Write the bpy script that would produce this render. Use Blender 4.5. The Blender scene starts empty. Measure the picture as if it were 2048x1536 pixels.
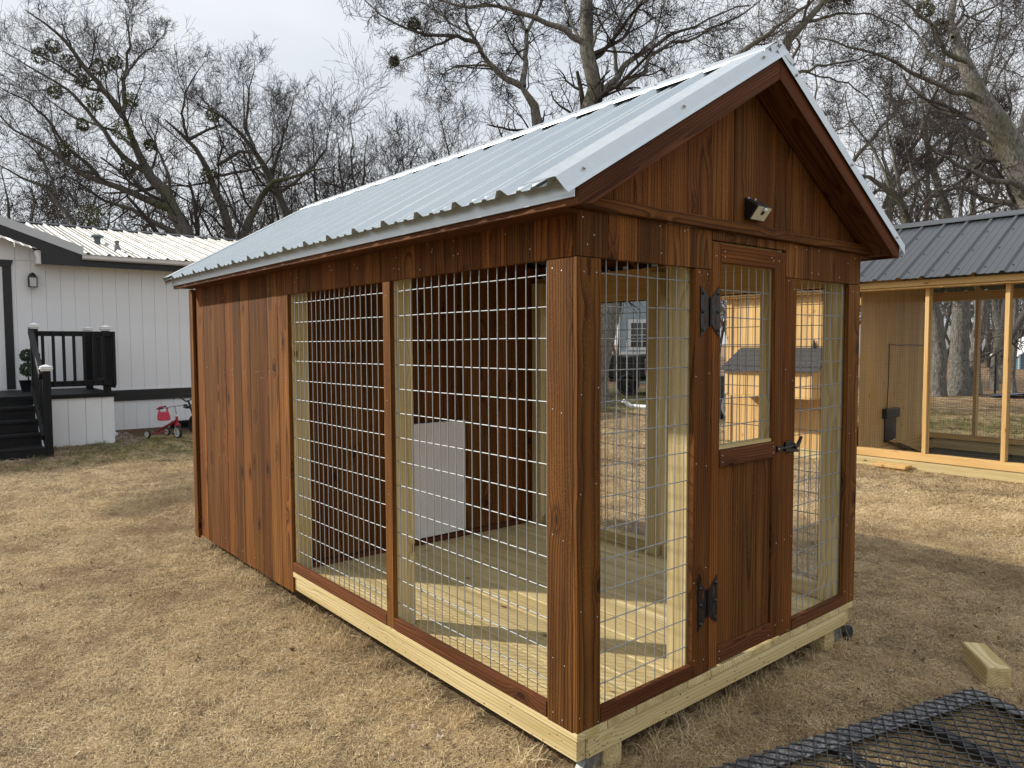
import bpy, bmesh, math, random
import numpy as np
from mathutils import Vector, Matrix
sc = bpy.context.scene
R = math.radians
rnd = random.Random(7)
rg = np.random.default_rng(11)

# ------------------------------------------------------------------ camera
CAM = np.array([-1.5653, -1.5681, 1.2147]); YAW, PITCH, ROLL, FPX = .8755, -.0544, -.0044, 1460.8
_f = np.array([math.cos(YAW)*math.cos(PITCH), math.sin(YAW)*math.cos(PITCH), math.sin(PITCH)])
_r = np.cross(_f, [0, 0, 1]); _r /= np.linalg.norm(_r); _u = np.cross(_r, _f)
_r, _u = math.cos(ROLL)*_r+math.sin(ROLL)*_u, -math.sin(ROLL)*_r+math.cos(ROLL)*_u
cd = bpy.data.cameras.new('camera'); cam = bpy.data.objects.new('camera', cd); sc.collection.objects.link(cam)
cd.sensor_width = 36; cd.lens = FPX/2048*36; cd.clip_start = .05; cd.clip_end = 1500
cam.matrix_world = Matrix(((_r[0], _u[0], -_f[0], CAM[0]), (_r[1], _u[1], -_f[1], CAM[1]), (_r[2], _u[2], -_f[2], CAM[2]), (0, 0, 0, 1)))
sc.camera = cam

def ray(x, y): return _f+(x-1024)/FPX*_r-(y-768)/FPX*_u
def at(x, y, ax, v):
    d = ray(x, y); i = 'xyz'.index(ax); return CAM+(v-CAM[i])/d[i]*d
def deep(x, y, dep): return CAM+ray(x, y)*dep

# ------------------------------------------------------------------ world, sun, exposure
SUN_EL, SUN_AZ = 30.5, math.atan2(-.575, .818)        # azimuth from +Y towards +X
w = bpy.data.worlds.new('World'); sc.world = w; w.use_nodes = True
nt = w.node_tree; nt.nodes.clear()
def N(nt, t, **k):
    n = nt.nodes.new(t)
    for a, b in k.items():
        if a.startswith('i_'):
            n.inputs[a[2:].replace('_', ' ')].default_value = b
        else: setattr(n, a, b)
    return n
def L(nt, a, b): nt.links.new(a, b)
sky = N(nt, 'ShaderNodeTexSky', sky_type='NISHITA', sun_disc=False, sun_elevation=R(SUN_EL), sun_rotation=SUN_AZ)
tc = N(nt, 'ShaderNodeTexCoord'); mp = N(nt, 'ShaderNodeMapping'); mp.inputs['Scale'].default_value = (1, 1, 2.2)
L(nt, tc.outputs['Generated'], mp.inputs[0])
n1 = N(nt, 'ShaderNodeTexNoise'); n1.inputs['Scale'].default_value = 2.1; n1.inputs['Detail'].default_value = 6; n1.inputs['Roughness'].default_value = .5
L(nt, mp.outputs[0], n1.inputs['Vector'])
cr = N(nt, 'ShaderNodeValToRGB'); e = cr.color_ramp.elements
e[0].position = .34; e[0].color = (.67, .715, .775, 1); e[1].position = .62; e[1].color = (.87, .875, .885, 1)
L(nt, n1.outputs['Fac'], cr.inputs[0])
vm = N(nt, 'ShaderNodeVectorMath', operation='SCALE'); vm.inputs['Scale'].default_value = 10.0
L(nt, cr.outputs[0], vm.inputs[0])
mx = N(nt, 'ShaderNodeMix', data_type='RGBA'); mx.inputs['Factor'].default_value = .9
L(nt, sky.outputs[0], mx.inputs['A']); L(nt, vm.outputs[0], mx.inputs['B'])
sx_ = N(nt, 'ShaderNodeSeparateXYZ'); L(nt, tc.outputs['Generated'], sx_.inputs[0])
zf = N(nt, 'ShaderNodeMath', operation='MULTIPLY_ADD'); zf.use_clamp = False; zf.inputs[1].default_value = .55; zf.inputs[2].default_value = .88; L(nt, sx_.outputs[2], zf.inputs[0])
vz = N(nt, 'ShaderNodeVectorMath', operation='SCALE'); L(nt, mx.outputs['Result'], vz.inputs[0]); L(nt, zf.outputs[0], vz.inputs['Scale'])
bg = N(nt, 'ShaderNodeBackground'); bg.inputs['Strength'].default_value = .1
L(nt, vz.outputs[0], bg.inputs[0]); wo = N(nt, 'ShaderNodeOutputWorld'); L(nt, bg.outputs[0], wo.inputs[0])
sd = bpy.data.lights.new('sun', 'SUN'); sun = bpy.data.objects.new('sun', sd); sc.collection.objects.link(sun)
sd.energy = 5.0; sd.angle = R(1.0); sd.color = (1, .93, .82)
sv = Vector((-.575*math.cos(R(SUN_EL)), .818*math.cos(R(SUN_EL)), math.sin(R(SUN_EL))))
sun.rotation_euler = sv.to_track_quat('Z', 'Y').to_euler()
sc.view_settings.view_transform = 'Standard'; sc.view_settings.look = 'None'; sc.view_settings.gamma = 1
sc.view_settings.exposure = .12; sc.view_settings.use_curve_mapping = False
sc.render.engine = 'CYCLES'; sc.cycles.max_bounces = 6; sc.cycles.transparent_max_bounces = 8

# ------------------------------------------------------------------ object helpers
COL = sc.collection
def tag(o, label=None, cat=None, group=None, kind=None):
    if label: o['label'] = label
    if cat: o['category'] = cat
    if group: o['group'] = group
    if kind: o['kind'] = kind
    return o
def empty(name, loc=(0, 0, 0), label=None, cat=None, group=None, parent=None, rz=0):
    o = bpy.data.objects.new(name, None); COL.objects.link(o); o.location = loc; o.rotation_euler.z = rz
    o.empty_display_size = .1
    if parent: o.parent = parent
    return tag(o, label, cat, group)
def link(name, me, mat=None, parent=None):
    if mat and not me.materials: me.materials.append(mat)
    o = bpy.data.objects.new(name, me); COL.objects.link(o)
    if parent: o.parent = parent
    return o
class MB:
    def __init__(s): s.v = []; s.f = []
    def add(s, vs, fs):
        b = len(s.v); s.v += [tuple(map(float, p)) for p in vs]; s.f += [tuple(i+b for i in f) for f in fs]; return s
    def box(s, lo, hi):
        x0, y0, z0 = lo; x1, y1, z1 = hi
        return s.add([(x0,y0,z0),(x1,y0,z0),(x1,y1,z0),(x0,y1,z0),(x0,y0,z1),(x1,y0,z1),(x1,y1,z1),(x0,y1,z1)],
                     [(0,3,2,1),(4,5,6,7),(0,1,5,4),(1,2,6,5),(2,3,7,6),(3,0,4,7)])
    def obox(s, c, a, b, d):
        """box with centre c and half-axis vectors a, b, d"""
        c, a, b, d = map(np.array, (c, a, b, d)); vs = []
        for k in (-1, 1):
            for i, j in ((-1,-1),(1,-1),(1,1),(-1,1)): vs.append(c+i*a+j*b+k*d)
        return s.add(vs, [(0,3,2,1),(4,5,6,7),(0,1,5,4),(1,2,6,5),(2,3,7,6),(3,0,4,7)])
    def bar(s, p, q, w, h, up=(0, 0, 1)):
        p, q = np.array(p, float), np.array(q, float); d = (q-p)/2; n = d/np.linalg.norm(d)
        a = np.cross(n, up); 
        if np.linalg.norm(a) < 1e-6: a = np.cross(n, (1, 0, 0))
        a /= np.linalg.norm(a); b = np.cross(a, n)
        return s.obox((p+q)/2, a*w/2, b*h/2, d)
    def prism(s, poly, axis, a, b):
        """polygon of 2-D points extruded along axis from a to b"""
        n = len(poly)
        def P(u, v, t): return {'x': (t, u, v), 'y': (u, t, v), 'z': (u, v, t)}[axis]
        return s.add([P(u, v, a) for u, v in poly]+[P(u, v, b) for u, v in poly],
                     [tuple(range(n)), tuple(range(2*n-1, n-1, -1))]+[(i, i+n, (i+1) % n+n, (i+1) % n) for i in range(n)])
    def tube(s, pts, r, n=8, cap=True, closed=False):
        pts = [np.array(p, float) for p in pts]; K = len(pts); rr = r if hasattr(r, '__len__') else [r]*K
        vs = []; prev = None
        for i, p in enumerate(pts):
            if closed: t = pts[(i+1) % K]-pts[i-1]
            else: t = pts[min(i+1, K-1)]-pts[max(i-1, 0)]
            t = t/(np.linalg.norm(t)+1e-12)
            if prev is None:
                a = np.cross(t, (0, 0, 1)) if abs(t[2]) < .9 else np.cross(t, (1, 0, 0))
            else: a = prev-t*(prev@t)
            a /= np.linalg.norm(a)+1e-12; prev = a; b = np.cross(t, a)
            for k in range(n):
                th = 2*math.pi*k/n; vs.append(p+rr[i]*(math.cos(th)*a+math.sin(th)*b))
        fs = []
        for i in range(K if closed else K-1):
            j = (i+1) % K
            for k in range(n): fs.append((i*n+k, i*n+(k+1) % n, j*n+(k+1) % n, j*n+k))
        if cap and not closed: fs += [tuple(range(n-1, -1, -1)), tuple((K-1)*n+k for k in range(n))]
        return s.add(vs, fs)
    def rev(s, prof, c, ax=(0, 0, 1), n=20):
        """surface of revolution: prof = [(radius, height)...] about axis ax through c"""
        ax = np.array(ax, float); ax /= np.linalg.norm(ax)
        a = np.cross(ax, (0, 0, 1)) if abs(ax[2]) < .9 else np.cross(ax, (1, 0, 0)); a /= np.linalg.norm(a); b = np.cross(ax, a)
        vs = []; m = len(prof)
        for r_, h in prof:
            for k in range(n):
                t = 2*math.pi*k/n; vs.append(np.array(c)+ax*h+r_*(math.cos(t)*a+math.sin(t)*b))
        fs = [(i*n+k, i*n+(k+1) % n, (i+1)*n+(k+1) % n, (i+1)*n+k) for i in range(m-1) for k in range(n)]
        return s.add(vs, fs)
    def build(s, name, mat, parent=None, smooth=False, bevel=0, kind=None):
        me = bpy.data.meshes.new(name); me.from_pydata(s.v, [], s.f)
        bm = bmesh.new(); bm.from_mesh(me)
        bmesh.ops.recalc_face_normals(bm, faces=bm.faces)
        if bevel:
            bmesh.ops.bevel(bm, geom=[e for e in bm.edges if len(e.link_faces) == 2 and e.calc_face_angle(0) > .5], offset=bevel, segments=1, affect='EDGES', clamp_overlap=True)
        bm.to_mesh(me); bm.free()
        if smooth:
            me.polygons.foreach_set('use_smooth', [True]*len(me.polygons))
            try: me.set_sharp_from_angle(angle=R(40))
            except Exception: pass
        o = link(name, me, mat, parent)
        if kind: o['kind'] = kind
        return o
def raw_mesh(name, V, F, mat, parent=None, smooth=False, kind=None):
    me = bpy.data.meshes.new(name); V = np.asarray(V, np.float32); F = np.asarray(F, np.int32); k = F.shape[1]
    me.vertices.add(len(V)); me.vertices.foreach_set('co', V.ravel()); me.loops.add(F.size); me.loops.foreach_set('vertex_index', F.ravel())
    me.polygons.add(len(F)); me.polygons.foreach_set('loop_start', np.arange(0, F.size, k, dtype=np.int32)); me.update(calc_edges=True)
    if smooth: me.polygons.foreach_set('use_smooth', np.ones(len(F), bool))
    o = link(name, me, mat, parent)
    if kind: o['kind'] = kind
    return o
ROT = {'z': (0, 0, 0), 'x': (0, math.pi/2, 0), 'y': (-math.pi/2, 0, 0)}
def plank(name, lo, hi, g, mat, parent, bevel=.0015, wob=.0006):
    """board given by its bounding box; its grain (local Z) runs along world axis g"""
    lo, hi = np.array(lo, float), np.array(hi, float); s = hi-lo; c = (lo+hi)/2
    l = {'z': (s[0], s[1], s[2]), 'x': (s[2], s[1], s[0]), 'y': (s[0], s[2], s[1])}[g]
    l = [max(v+rnd.uniform(-wob, wob), .001) for v in l[:2]]+[l[2]]
    m = MB().box((-l[0]/2, -l[1]/2, -l[2]/2), (l[0]/2, l[1]/2, l[2]/2))
    o = m.build(name, mat, parent, bevel=min(bevel, min(l)/4)); o.location = c; o.rotation_euler = ROT[g]
    return o
def poly_plank(name, poly, y0, y1, mat, parent, axis='y', bevel=.0012):
    """vertical-grain board whose outline is a polygon in the x-z (or y-z) plane"""
    cx = sum(p[0] for p in poly)/len(poly); cz = sum(p[1] for p in poly)/len(poly); cy = (y0+y1)/2
    o = MB().prism([(a-cx, b-cz) for a, b in poly], axis, y0-cy, y1-cy).build(name, mat, parent, bevel=bevel)
    o.location = (cx, cy, cz) if axis == 'y' else (cy, cx, cz)
    return o

# ------------------------------------------------------------------ materials
def new_mat(name):
    m = bpy.data.materials.new(name); m.use_nodes = True; nt = m.node_tree
    b = nt.nodes['Principled BSDF']; return m, nt, b
def mth(nt, op, a, b=None, c=None, clamp=False):
    n = nt.nodes.new('ShaderNodeMath'); n.operation = op; n.use_clamp = clamp
    for i, v in enumerate((a, b, c)):
        if v is None: continue
        if isinstance(v, (int, float)): n.inputs[i].default_value = v
        else: nt.links.new(v, n.inputs[i])
    return n.outputs[0]
def vmt(nt, op, a, b=None):
    n = nt.nodes.new('ShaderNodeVectorMath'); n.operation = op
    for i, v in enumerate((a, b)):
        if v is None: continue
        if isinstance(v, tuple): n.inputs[i].default_value = v
        else: nt.links.new(v, n.inputs[i])
    return n.outputs[0]
def noise(nt, vec, scale, detail=4, rough=.5, dist=0):
    n = nt.nodes.new('ShaderNodeTexNoise'); n.inputs['Scale'].default_value = scale; n.inputs['Detail'].default_value = detail
    n.inputs['Roughness'].default_value = rough; n.inputs['Distortion'].default_value = dist
    if vec is not None: nt.links.new(vec, n.inputs['Vector'])
    return n.outputs['Fac']
def ramp(nt, fac, *st):
    n = nt.nodes.new('ShaderNodeValToRGB'); cr = n.color_ramp
    while len(cr.elements) < len(st): cr.elements.new(.5)
    for e_, (p, c) in zip(cr.elements, st):
        e_.position = p; e_.color = (c, c, c, 1) if isinstance(c, (int, float)) else (*c, 1)
    nt.links.new(fac, n.inputs[0]); return n.outputs[0]
def mix(nt, f, a, b, mode='MIX'):
    n = nt.nodes.new('ShaderNodeMix'); n.data_type = 'RGBA'; n.blend_type = mode
    for k, v in (('Factor', f), ('A', a), ('B', b)):
        if isinstance(v, (int, float)): 
            n.inputs[k].default_value = v if k == 'Factor' else (v, v, v, 1)
        elif isinstance(v, tuple): n.inputs[k].default_value = (*v, 1)
        else: nt.links.new(v, n.inputs[k])
    return n.outputs['Result']
def bump(nt, b, h, strength, dist=.002):
    n = nt.nodes.new('ShaderNodeBump'); n.inputs['Strength'].default_value = strength; n.inputs['Distance'].default_value = dist
    nt.links.new(h, n.inputs['Height']); nt.links.new(n.outputs[0], b.inputs['Normal']); return n
def setp(b, **k):
    for a, v in k.items(): b.inputs[a.replace('_', ' ')].default_value = v

def wood(name, dark, light, knot, ring=120., contrast=.8, tint=.3, rough=.65, saw=0., hue2=None, weather=None, knots=.1, fib=.3):
    m, nt, b = new_mat(name)
    tc = nt.nodes.new('ShaderNodeTexCoord'); oi = nt.nodes.new('ShaderNodeObjectInfo'); rn = oi.outputs['Random']
    cb = nt.nodes.new('ShaderNodeCombineXYZ')
    nt.links.new(mth(nt, 'MULTIPLY', rn, 17.3), cb.inputs[0]); nt.links.new(mth(nt, 'MULTIPLY', rn, 41.7), cb.inputs[1]); nt.links.new(mth(nt, 'MULTIPLY', rn, 97.1), cb.inputs[2])
    V = vmt(nt, 'ADD', tc.outputs['Object'], cb.outputs[0])
    Vs = vmt(nt, 'MULTIPLY', V, (1, 1, .12))
    # knots
    vo = nt.nodes.new('ShaderNodeTexVoronoi'); vo.inputs['Scale'].default_value = 1.0; nt.links.new(vmt(nt, 'MULTIPLY', V, (6.5, 6.5, 3.4)), vo.inputs['Vector'])
    kd = vo.outputs['Distance']; kb = mth(nt, 'POWER', mth(nt, 'SUBTRACT', 1.0, mth(nt, 'MULTIPLY', kd, 2.2), clamp=True), 2.5)
    km = ramp(nt, kd, (knots*.75, 1.), (knots*1.25, 0.))
    # rings about a pith line beside the board, swerving round knots
    sp = nt.nodes.new('ShaderNodeSeparateXYZ'); nt.links.new(tc.outputs['Object'], sp.inputs[0])
    r1 = mth(nt, 'SUBTRACT', mth(nt, 'FRACT', mth(nt, 'MULTIPLY', rn, 13.37)), .5); r2 = mth(nt, 'SUBTRACT', mth(nt, 'FRACT', mth(nt, 'MULTIPLY', rn, 57.1)), .5)
    wn = noise(nt, Vs, 7., 2); wn2 = noise(nt, Vs, 22., 3)
    px = mth(nt, 'ADD', sp.outputs[0], mth(nt, 'MULTIPLY', r1, .16)); py = mth(nt, 'ADD', sp.outputs[1], mth(nt, 'ADD', mth(nt, 'MULTIPLY', r2, .1), .05))
    rad = mth(nt, 'SQRT', mth(nt, 'ADD', mth(nt, 'MULTIPLY', px, px), mth(nt, 'MULTIPLY', py, py)))
    rad = mth(nt, 'ADD', rad, mth(nt, 'MULTIPLY', wn, .045)); rad = mth(nt, 'ADD', rad, mth(nt, 'MULTIPLY', wn2, .006)); rad = mth(nt, 'ADD', rad, mth(nt, 'MULTIPLY', kb, .03))
    fr = mth(nt, 'FRACT', mth(nt, 'MULTIPLY', rad, ring))
    rg_ = ramp(nt, fr, (0., 0.), (.55, .35), (.86, 1.), (1., 0.))
    fibre = noise(nt, vmt(nt, 'MULTIPLY', V, (1, 1, .022)), 330., 3, .6)
    broad = noise(nt, vmt(nt, 'MULTIPLY', V, (1, 1, .05)), 24., 3, .55)
    col = mix(nt, mth(nt, 'MULTIPLY', rg_, contrast), light, dark)
    col = mix(nt, ramp(nt, broad, (.35, 0.), (.68, .85)), col, mix(nt, .75, col, dark))
    if hue2: col = mix(nt, mth(nt, 'MULTIPLY', mth(nt, 'FRACT', mth(nt, 'MULTIPLY', rn, 7.77)), .7), col, mix(nt, 1., col, hue2, 'MULTIPLY'))
    col = mix(nt, mth(nt, 'MULTIPLY', fibre, fib*2), col, mix(nt, 1., col, .55, 'MULTIPLY'))
    if saw:      # rough-sawn face: fuzzy pale flecks across the grain
        fl = noise(nt, vmt(nt, 'MULTIPLY', V, (1, 1, 1.6)), 210., 2, .7)
        bands = noise(nt, vmt(nt, 'MULTIPLY', V, (1, 1, .15)), 16., 3)
        fm = mth(nt, 'MULTIPLY', ramp(nt, fl, (.54, 0.), (.68, 1.)), ramp(nt, bands, (.42, .15), (.62, 1.)))
        col = mix(nt, mth(nt, 'MULTIPLY', fm, saw), col, mix(nt, 1., light, (1.45, 1.4, 1.3), 'MULTIPLY'))
    col = mix(nt, mth(nt, 'MULTIPLY', km, .85), col, knot)
    kr = ramp(nt, kd, (knots*1.2, 0.), (knots*1.45, .55), (knots*2.2, 0.)); col = mix(nt, kr, col, dark)
    tn = mth(nt, 'ADD', mth(nt, 'MULTIPLY', mth(nt, 'FRACT', mth(nt, 'MULTIPLY', rn, 3.33)), tint*2), 1-tint)
    cbx = nt.nodes.new('ShaderNodeCombineXYZ')
    for i in range(3): nt.links.new(tn, cbx.inputs[i])
    col = mix(nt, 1., col, cbx.outputs[0], 'MULTIPLY')
    nt.links.new(col, b.inputs['Base Color'])
    nt.links.new(mth(nt, 'ADD', mth(nt, 'MULTIPLY', fibre, .25), rough-.12), b.inputs['Roughness'])
    h = mth(nt, 'ADD', mth(nt, 'MULTIPLY', fibre, .7), mth(nt, 'MULTIPLY', rg_, -.4))
    if saw: h = mth(nt, 'ADD', h, mth(nt, 'MULTIPLY', noise(nt, vmt(nt, 'MULTIPLY', V, (1, 1, 3)), 300., 2), .8))
    bump(nt, b, h, .5 if not saw else .9, .0012)
    setp(b, Specular_IOR_Level=.22 if not saw else .12)
    return m
STAIN = wood('stained_cedar', (.036, .0115, .003), (.29, .122, .028), (.014, .005, .003), ring=85, contrast=.85, tint=.32, rough=.72, saw=.5, hue2=(.85, .62, .55), fib=.40)
STAIN2 = wood('stained_trim', (.042, .014, .0055), (.22, .088, .033), (.018, .006, .004), ring=110, contrast=.8, tint=.2, rough=.68, saw=.15, hue2=(.95, .76, .68), knots=.08, fib=.38)
PTP = wood('treated_pine', (.38, .27, .09), (.72, .60, .34), (.13, .06, .02), ring=78, contrast=.75, tint=.1, rough=.6, knots=.07, fib=.12)
PINE = wood('new_pine', (.50, .28, .09), (.72, .49, .215), (.24, .10, .035), ring=85, contrast=.45, tint=.08, rough=.6, knots=.075, fib=.12)
BLACKW = wood('black_painted_wood', (.006, .007, .008), (.014, .015, .017), (.012, .012, .013), ring=90, contrast=.5, tint=.1, rough=.55, knots=.04, fib=.3)

def plain(name, col, rough=.5, metal=0., nscale=0, namt=.15, bmp=0, bscale=200, spec=.5):
    m, nt, b = new_mat(name); tc = nt.nodes.new('ShaderNodeTexCoord'); setp(b, Roughness=rough, Metallic=metal, Specular_IOR_Level=spec)
    if nscale:
        n = noise(nt, tc.outputs['Object'], nscale, 5, .6)
        c2 = tuple(c*(1-namt*2) for c in col)
        nt.links.new(mix(nt, ramp(nt, n, (.35, 0.), (.68, 1.)), c2, col), b.inputs['Base Color'])
        nt.links.new(mth(nt, 'ADD', mth(nt, 'MULTIPLY', n, .3), rough-.15), b.inputs['Roughness'])
    else: b.inputs['Base Color'].default_value = (*col, 1)
    if bmp: bump(nt, b, noise(nt, tc.outputs['Object'], bscale, 4, .6), bmp, .003)
    return m
GALV = plain('galvalume_steel', (.50, .555, .585), .27, .62, 7, .03)
GALVT = plain('galvalume_trim', (.53, .58, .61), .34, .72, 30, .04)
WIRE = plain('galvanised_wire', (.36, .38, .395), .55, .35, 300, .2)
WIRED = plain('dark_hardware_cloth', (.10, .10, .09), .5, .5, 300, .1)
BLACK = plain('black_powder_coat', (.007, .008, .009), .38, 0, 90, .1, .2, 700)
RUBBER = plain('black_rubber', (.02, .02, .021), .75, 0, 60, .1)
SCREW = plain('zinc_screw', (.5, .5, .5), .4, .9)
CREAM = plain('cream_plastic', (.70, .66, .50), .35)
WHITEP = plain('white_plastic_panel', (.74, .745, .75), .45, 0, 8, .03)
CHARM = plain('charcoal_steel', (.055, .06, .068), .38, .15, 12, .08, .1, 300)
HROOF = plain('ivory_roof_steel', (.43, .42, .39), .30, .25, 4, .05)
GUT = plain('white_gutter', (.62, .61, .60), .4, 0, 6, .06)
FLASH = plain('grey_flashing', (.47, .49, .50), .42, .3, 5, .04)
BLACKT = plain('black_trim_paint', (.007, .009, .011), .45, 0, 5, .12)
RED = plain('red_enamel', (.33, .015, .03), .35, 0, 30, .1)
REDP = plain('red_plastic', (.42, .012, .045), .4)
CHROME = plain('worn_chrome', (.35, .35, .36), .35, .8, 40, .15)
WHITER = plain('white_wheel', (.6, .58, .52), .5, 0, 20, .1)
SHING = plain('asphalt_shingle', (.055, .055, .058), .85, 0, 240, .3, .6, 400)
GLASS = plain('dark_glass', (.03, .035, .04), .08, 0, 0, spec=.8)
FROST = plain('frosted_glass', (.45, .46, .47), .25)
BLUEW = plain('pale_blue_siding', (.33, .42, .47), .6, 0, 3, .06)
BLUES = plain('blue_shed_paint', (.06, .19, .28), .6, 0, 3, .06)
WHITEPT = plain('white_paint', (.72, .73, .74), .55, 0, 6, .03)
TARP = plain('black_tarp', (.012, .012, .014), .6, 0, 6, .2, .5, 20)
DKSTEEL = plain('dark_grate_steel', (.10, .104, .11), .36, .7, 60, .25, .4, 300)
GRATE = plain('worn_grate_edge', (.42, .43, .45), .4, .6, 90, .33, .6, 150)
GREEN = plain('topiary_leaf', (.035, .055, .025), .7)
MISTL = plain('mistletoe_leaf', (.075, .085, .02), .6)
STONE = plain('pale_stone', (.33, .27, .21), .85, 0, 30, .25, .5, 60)
GREYSTEEL = plain('bare_steel', (.32, .33, .33), .5, .6, 50, .2)

def mat_siding():       # white embossed wall boards
    m, nt, b = new_mat('white_embossed_siding'); tc = nt.nodes.new('ShaderNodeTexCoord')
    V = vmt(nt, 'MULTIPLY', tc.outputs['Object'], (1, 1, .35)); n = noise(nt, V, 38., 4, .6, 1.2); d = noise(nt, tc.outputs['Object'], .9, 4)
    nt.links.new(mix(nt, ramp(nt, d, (.35, 0.), (.7, 1.)), (.69, .71, .73), (.76, .775, .79)), b.inputs['Base Color']); setp(b, Roughness=.5)
    bump(nt, b, n, .55, .004); return m
SIDING = mat_siding()
def mat_bark(name, c1, c2, moss=None):
    m, nt, b = new_mat(name); tc = nt.nodes.new('ShaderNodeTexCoord')
    V = vmt(nt, 'MULTIPLY', tc.outputs['Object'], (1, 1, .3)); n = noise(nt, V, 24., 6, .7, .5); n2 = noise(nt, tc.outputs['Object'], .8, 3)
    col = mix(nt, ramp(nt, n, (.36, 0.), (.64, 1.)), c1, c2)
    if moss: col = mix(nt, ramp(nt, n2, (.5, 0.), (.66, .7)), col, moss)
    nt.links.new(col, b.inputs['Base Color']); setp(b, Roughness=.9, Specular_IOR_Level=.2); bump(nt, b, n, .9, .03); return m
BARK = mat_bark('dark_bark', (.035, .031, .028), (.135, .122, .108), (.07, .08, .03))
BARK2 = mat_bark('grey_bark', (.06, .056, .05), (.25, .235, .21), (.12, .12, .06))
TWIG = plain('twig_bark', (.062, .053, .048), .85, 0, 3, .25, spec=.2)
TWIG2 = plain('grey_twig_bark', (.115, .1, .092), .85, 0, 3, .2, spec=.2)

def mat_ground():
    m, nt, b = new_mat('dormant_lawn'); tc = nt.nodes.new('ShaderNodeTexCoord'); O = tc.outputs['Object']
    fine = noise(nt, O, 170., 5, .75, .8); mid = noise(nt, O, 9., 5, .65); big = noise(nt, O, 1.1, 5, .6)
    col = mix(nt, ramp(nt, fine, (.32, 0.), (.66, 1.)), (.075, .05, .03), (.46, .35, .21))
    col = mix(nt, ramp(nt, mid, (.52, 0.), (.72, .75)), col, mix(nt, 1., col, (.55, .48, .43), 'MULTIPLY'))
    col = mix(nt, ramp(nt, big, (.42, 0.), (.7, .45)), col, mix(nt, 1., col, (.72, .70, .66), 'MULTIPLY'))
    sp = nt.nodes.new('ShaderNodeSeparateXYZ'); nt.links.new(O, sp.inputs[0]); X, Y = sp.outputs[0], sp.outputs[1]
    def band(v, a, b_, c, d):
        return mth(nt, 'MULTIPLY', ramp01(v, a, b_), mth(nt, 'SUBTRACT', 1., ramp01(v, c, d)))
    def ramp01(v, a, b_):
        n = nt.nodes.new('ShaderNodeMapRange'); n.inputs['From Min'].default_value = a; n.inputs['From Max'].default_value = b_; nt.links.new(v, n.inputs[0]); return n.outputs[0]
    gn = ramp(nt, mid, (.36, 0.), (.58, 1.)); grass = mix(nt, fine, (.055, .085, .022), (.19, .21, .075))
    g1 = mth(nt, 'MULTIPLY', band(Y, 7.9, 8.9, 9.9, 10.6), band(X, -6., -3., 3., 5.))       # green strip by the house
    g2 = mth(nt, 'MULTIPLY', band(X, 8.6, 10.0, 13.2, 15.), band(Y, -6, -4, 6.5, 8.0))      # green patch past the coop
    g3 = mth(nt, 'MULTIPLY', band(Y, 8.3, 9.2, 13., 18.), band(X, 7.5, 9.0, 16, 20))        # green near the big trunk
    gg = mth(nt, 'MAXIMUM', mth(nt, 'MAXIMUM', g1, g2), g3)
    col = mix(nt, mth(nt, 'MULTIPLY', mth(nt, 'MULTIPLY', gg, gn), .85), col, grass)
    far = ramp01(X, 14., 18.)                                                              # leaf litter under the far trees
    col = mix(nt, mth(nt, 'MULTIPLY', far, .7), col, mix(nt, fine, (.10, .055, .032), (.33, .215, .13)))
    bed = mth(nt, 'MULTIPLY', ramp01(Y, 10.6, 11.0), band(X, .7, .9, 4.5, 5))               # mulch against the house
    col = mix(nt, mth(nt, 'MULTIPLY', bed, .85), col, mix(nt, fine, (.035, .022, .015), (.17, .105, .07)))
    nt.links.new(col, b.inputs['Base Color']); setp(b, Roughness=.95, Specular_IOR_Level=.1)
    bump(nt, b, mth(nt, 'ADD', fine, mth(nt, 'MULTIPLY', mid, .8)), 1., .02); return m
GROUND = mat_ground()
def mat_blade(name, c1, c2, c3):
    m, nt, b = new_mat(name); oi = nt.nodes.new('ShaderNodeObjectInfo'); ge = nt.nodes.new('ShaderNodeNewGeometry')
    tc = nt.nodes.new('ShaderNodeTexCoord')
    c = ramp(nt, oi.outputs['Random'], (.0, c1), (.5, c2), (1., c3))
    pn = noise(nt, oi.outputs['Location'], 1.5, 5, .68, .6); pn2 = noise(nt, oi.outputs['Location'], .42, 3, .6)
    c = mix(nt, ramp(nt, pn, (.50, 0.), (.66, .8)), c, mix(nt, 1., c, (.50, .44, .40), 'MULTIPLY'))
    c = mix(nt, ramp(nt, pn2, (.46, 0.), (.62, .55)), c, mix(nt, 1., c, (.66, .64, .62), 'MULTIPLY'))
    c = mix(nt, mth(nt, 'MULTIPLY', ge.outputs['Random Per Island'], 1.), c, mix(nt, 1., c, (.50, .43, .36), 'MULTIPLY'))
    nt.links.new(c, b.inputs['Base Color']); setp(b, Roughness=.7, Specular_IOR_Level=.25)
    return m
STRAW = mat_blade('dry_grass_blade', (.74, .56, .30), (.90, .75, .47), (.56, .41, .23))
GBLADE = mat_blade('green_grass_blade', (.10, .14, .035), (.22, .22, .08), (.40, .33, .16))
LEAF = mat_blade('fallen_leaf', (.36, .27, .19), (.52, .45, .36), (.20, .12, .08))
GRAV = mat_blade('gravel_stone', (.42, .37, .32), (.50, .46, .42), (.30, .25, .22))
exec_parts = []
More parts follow.
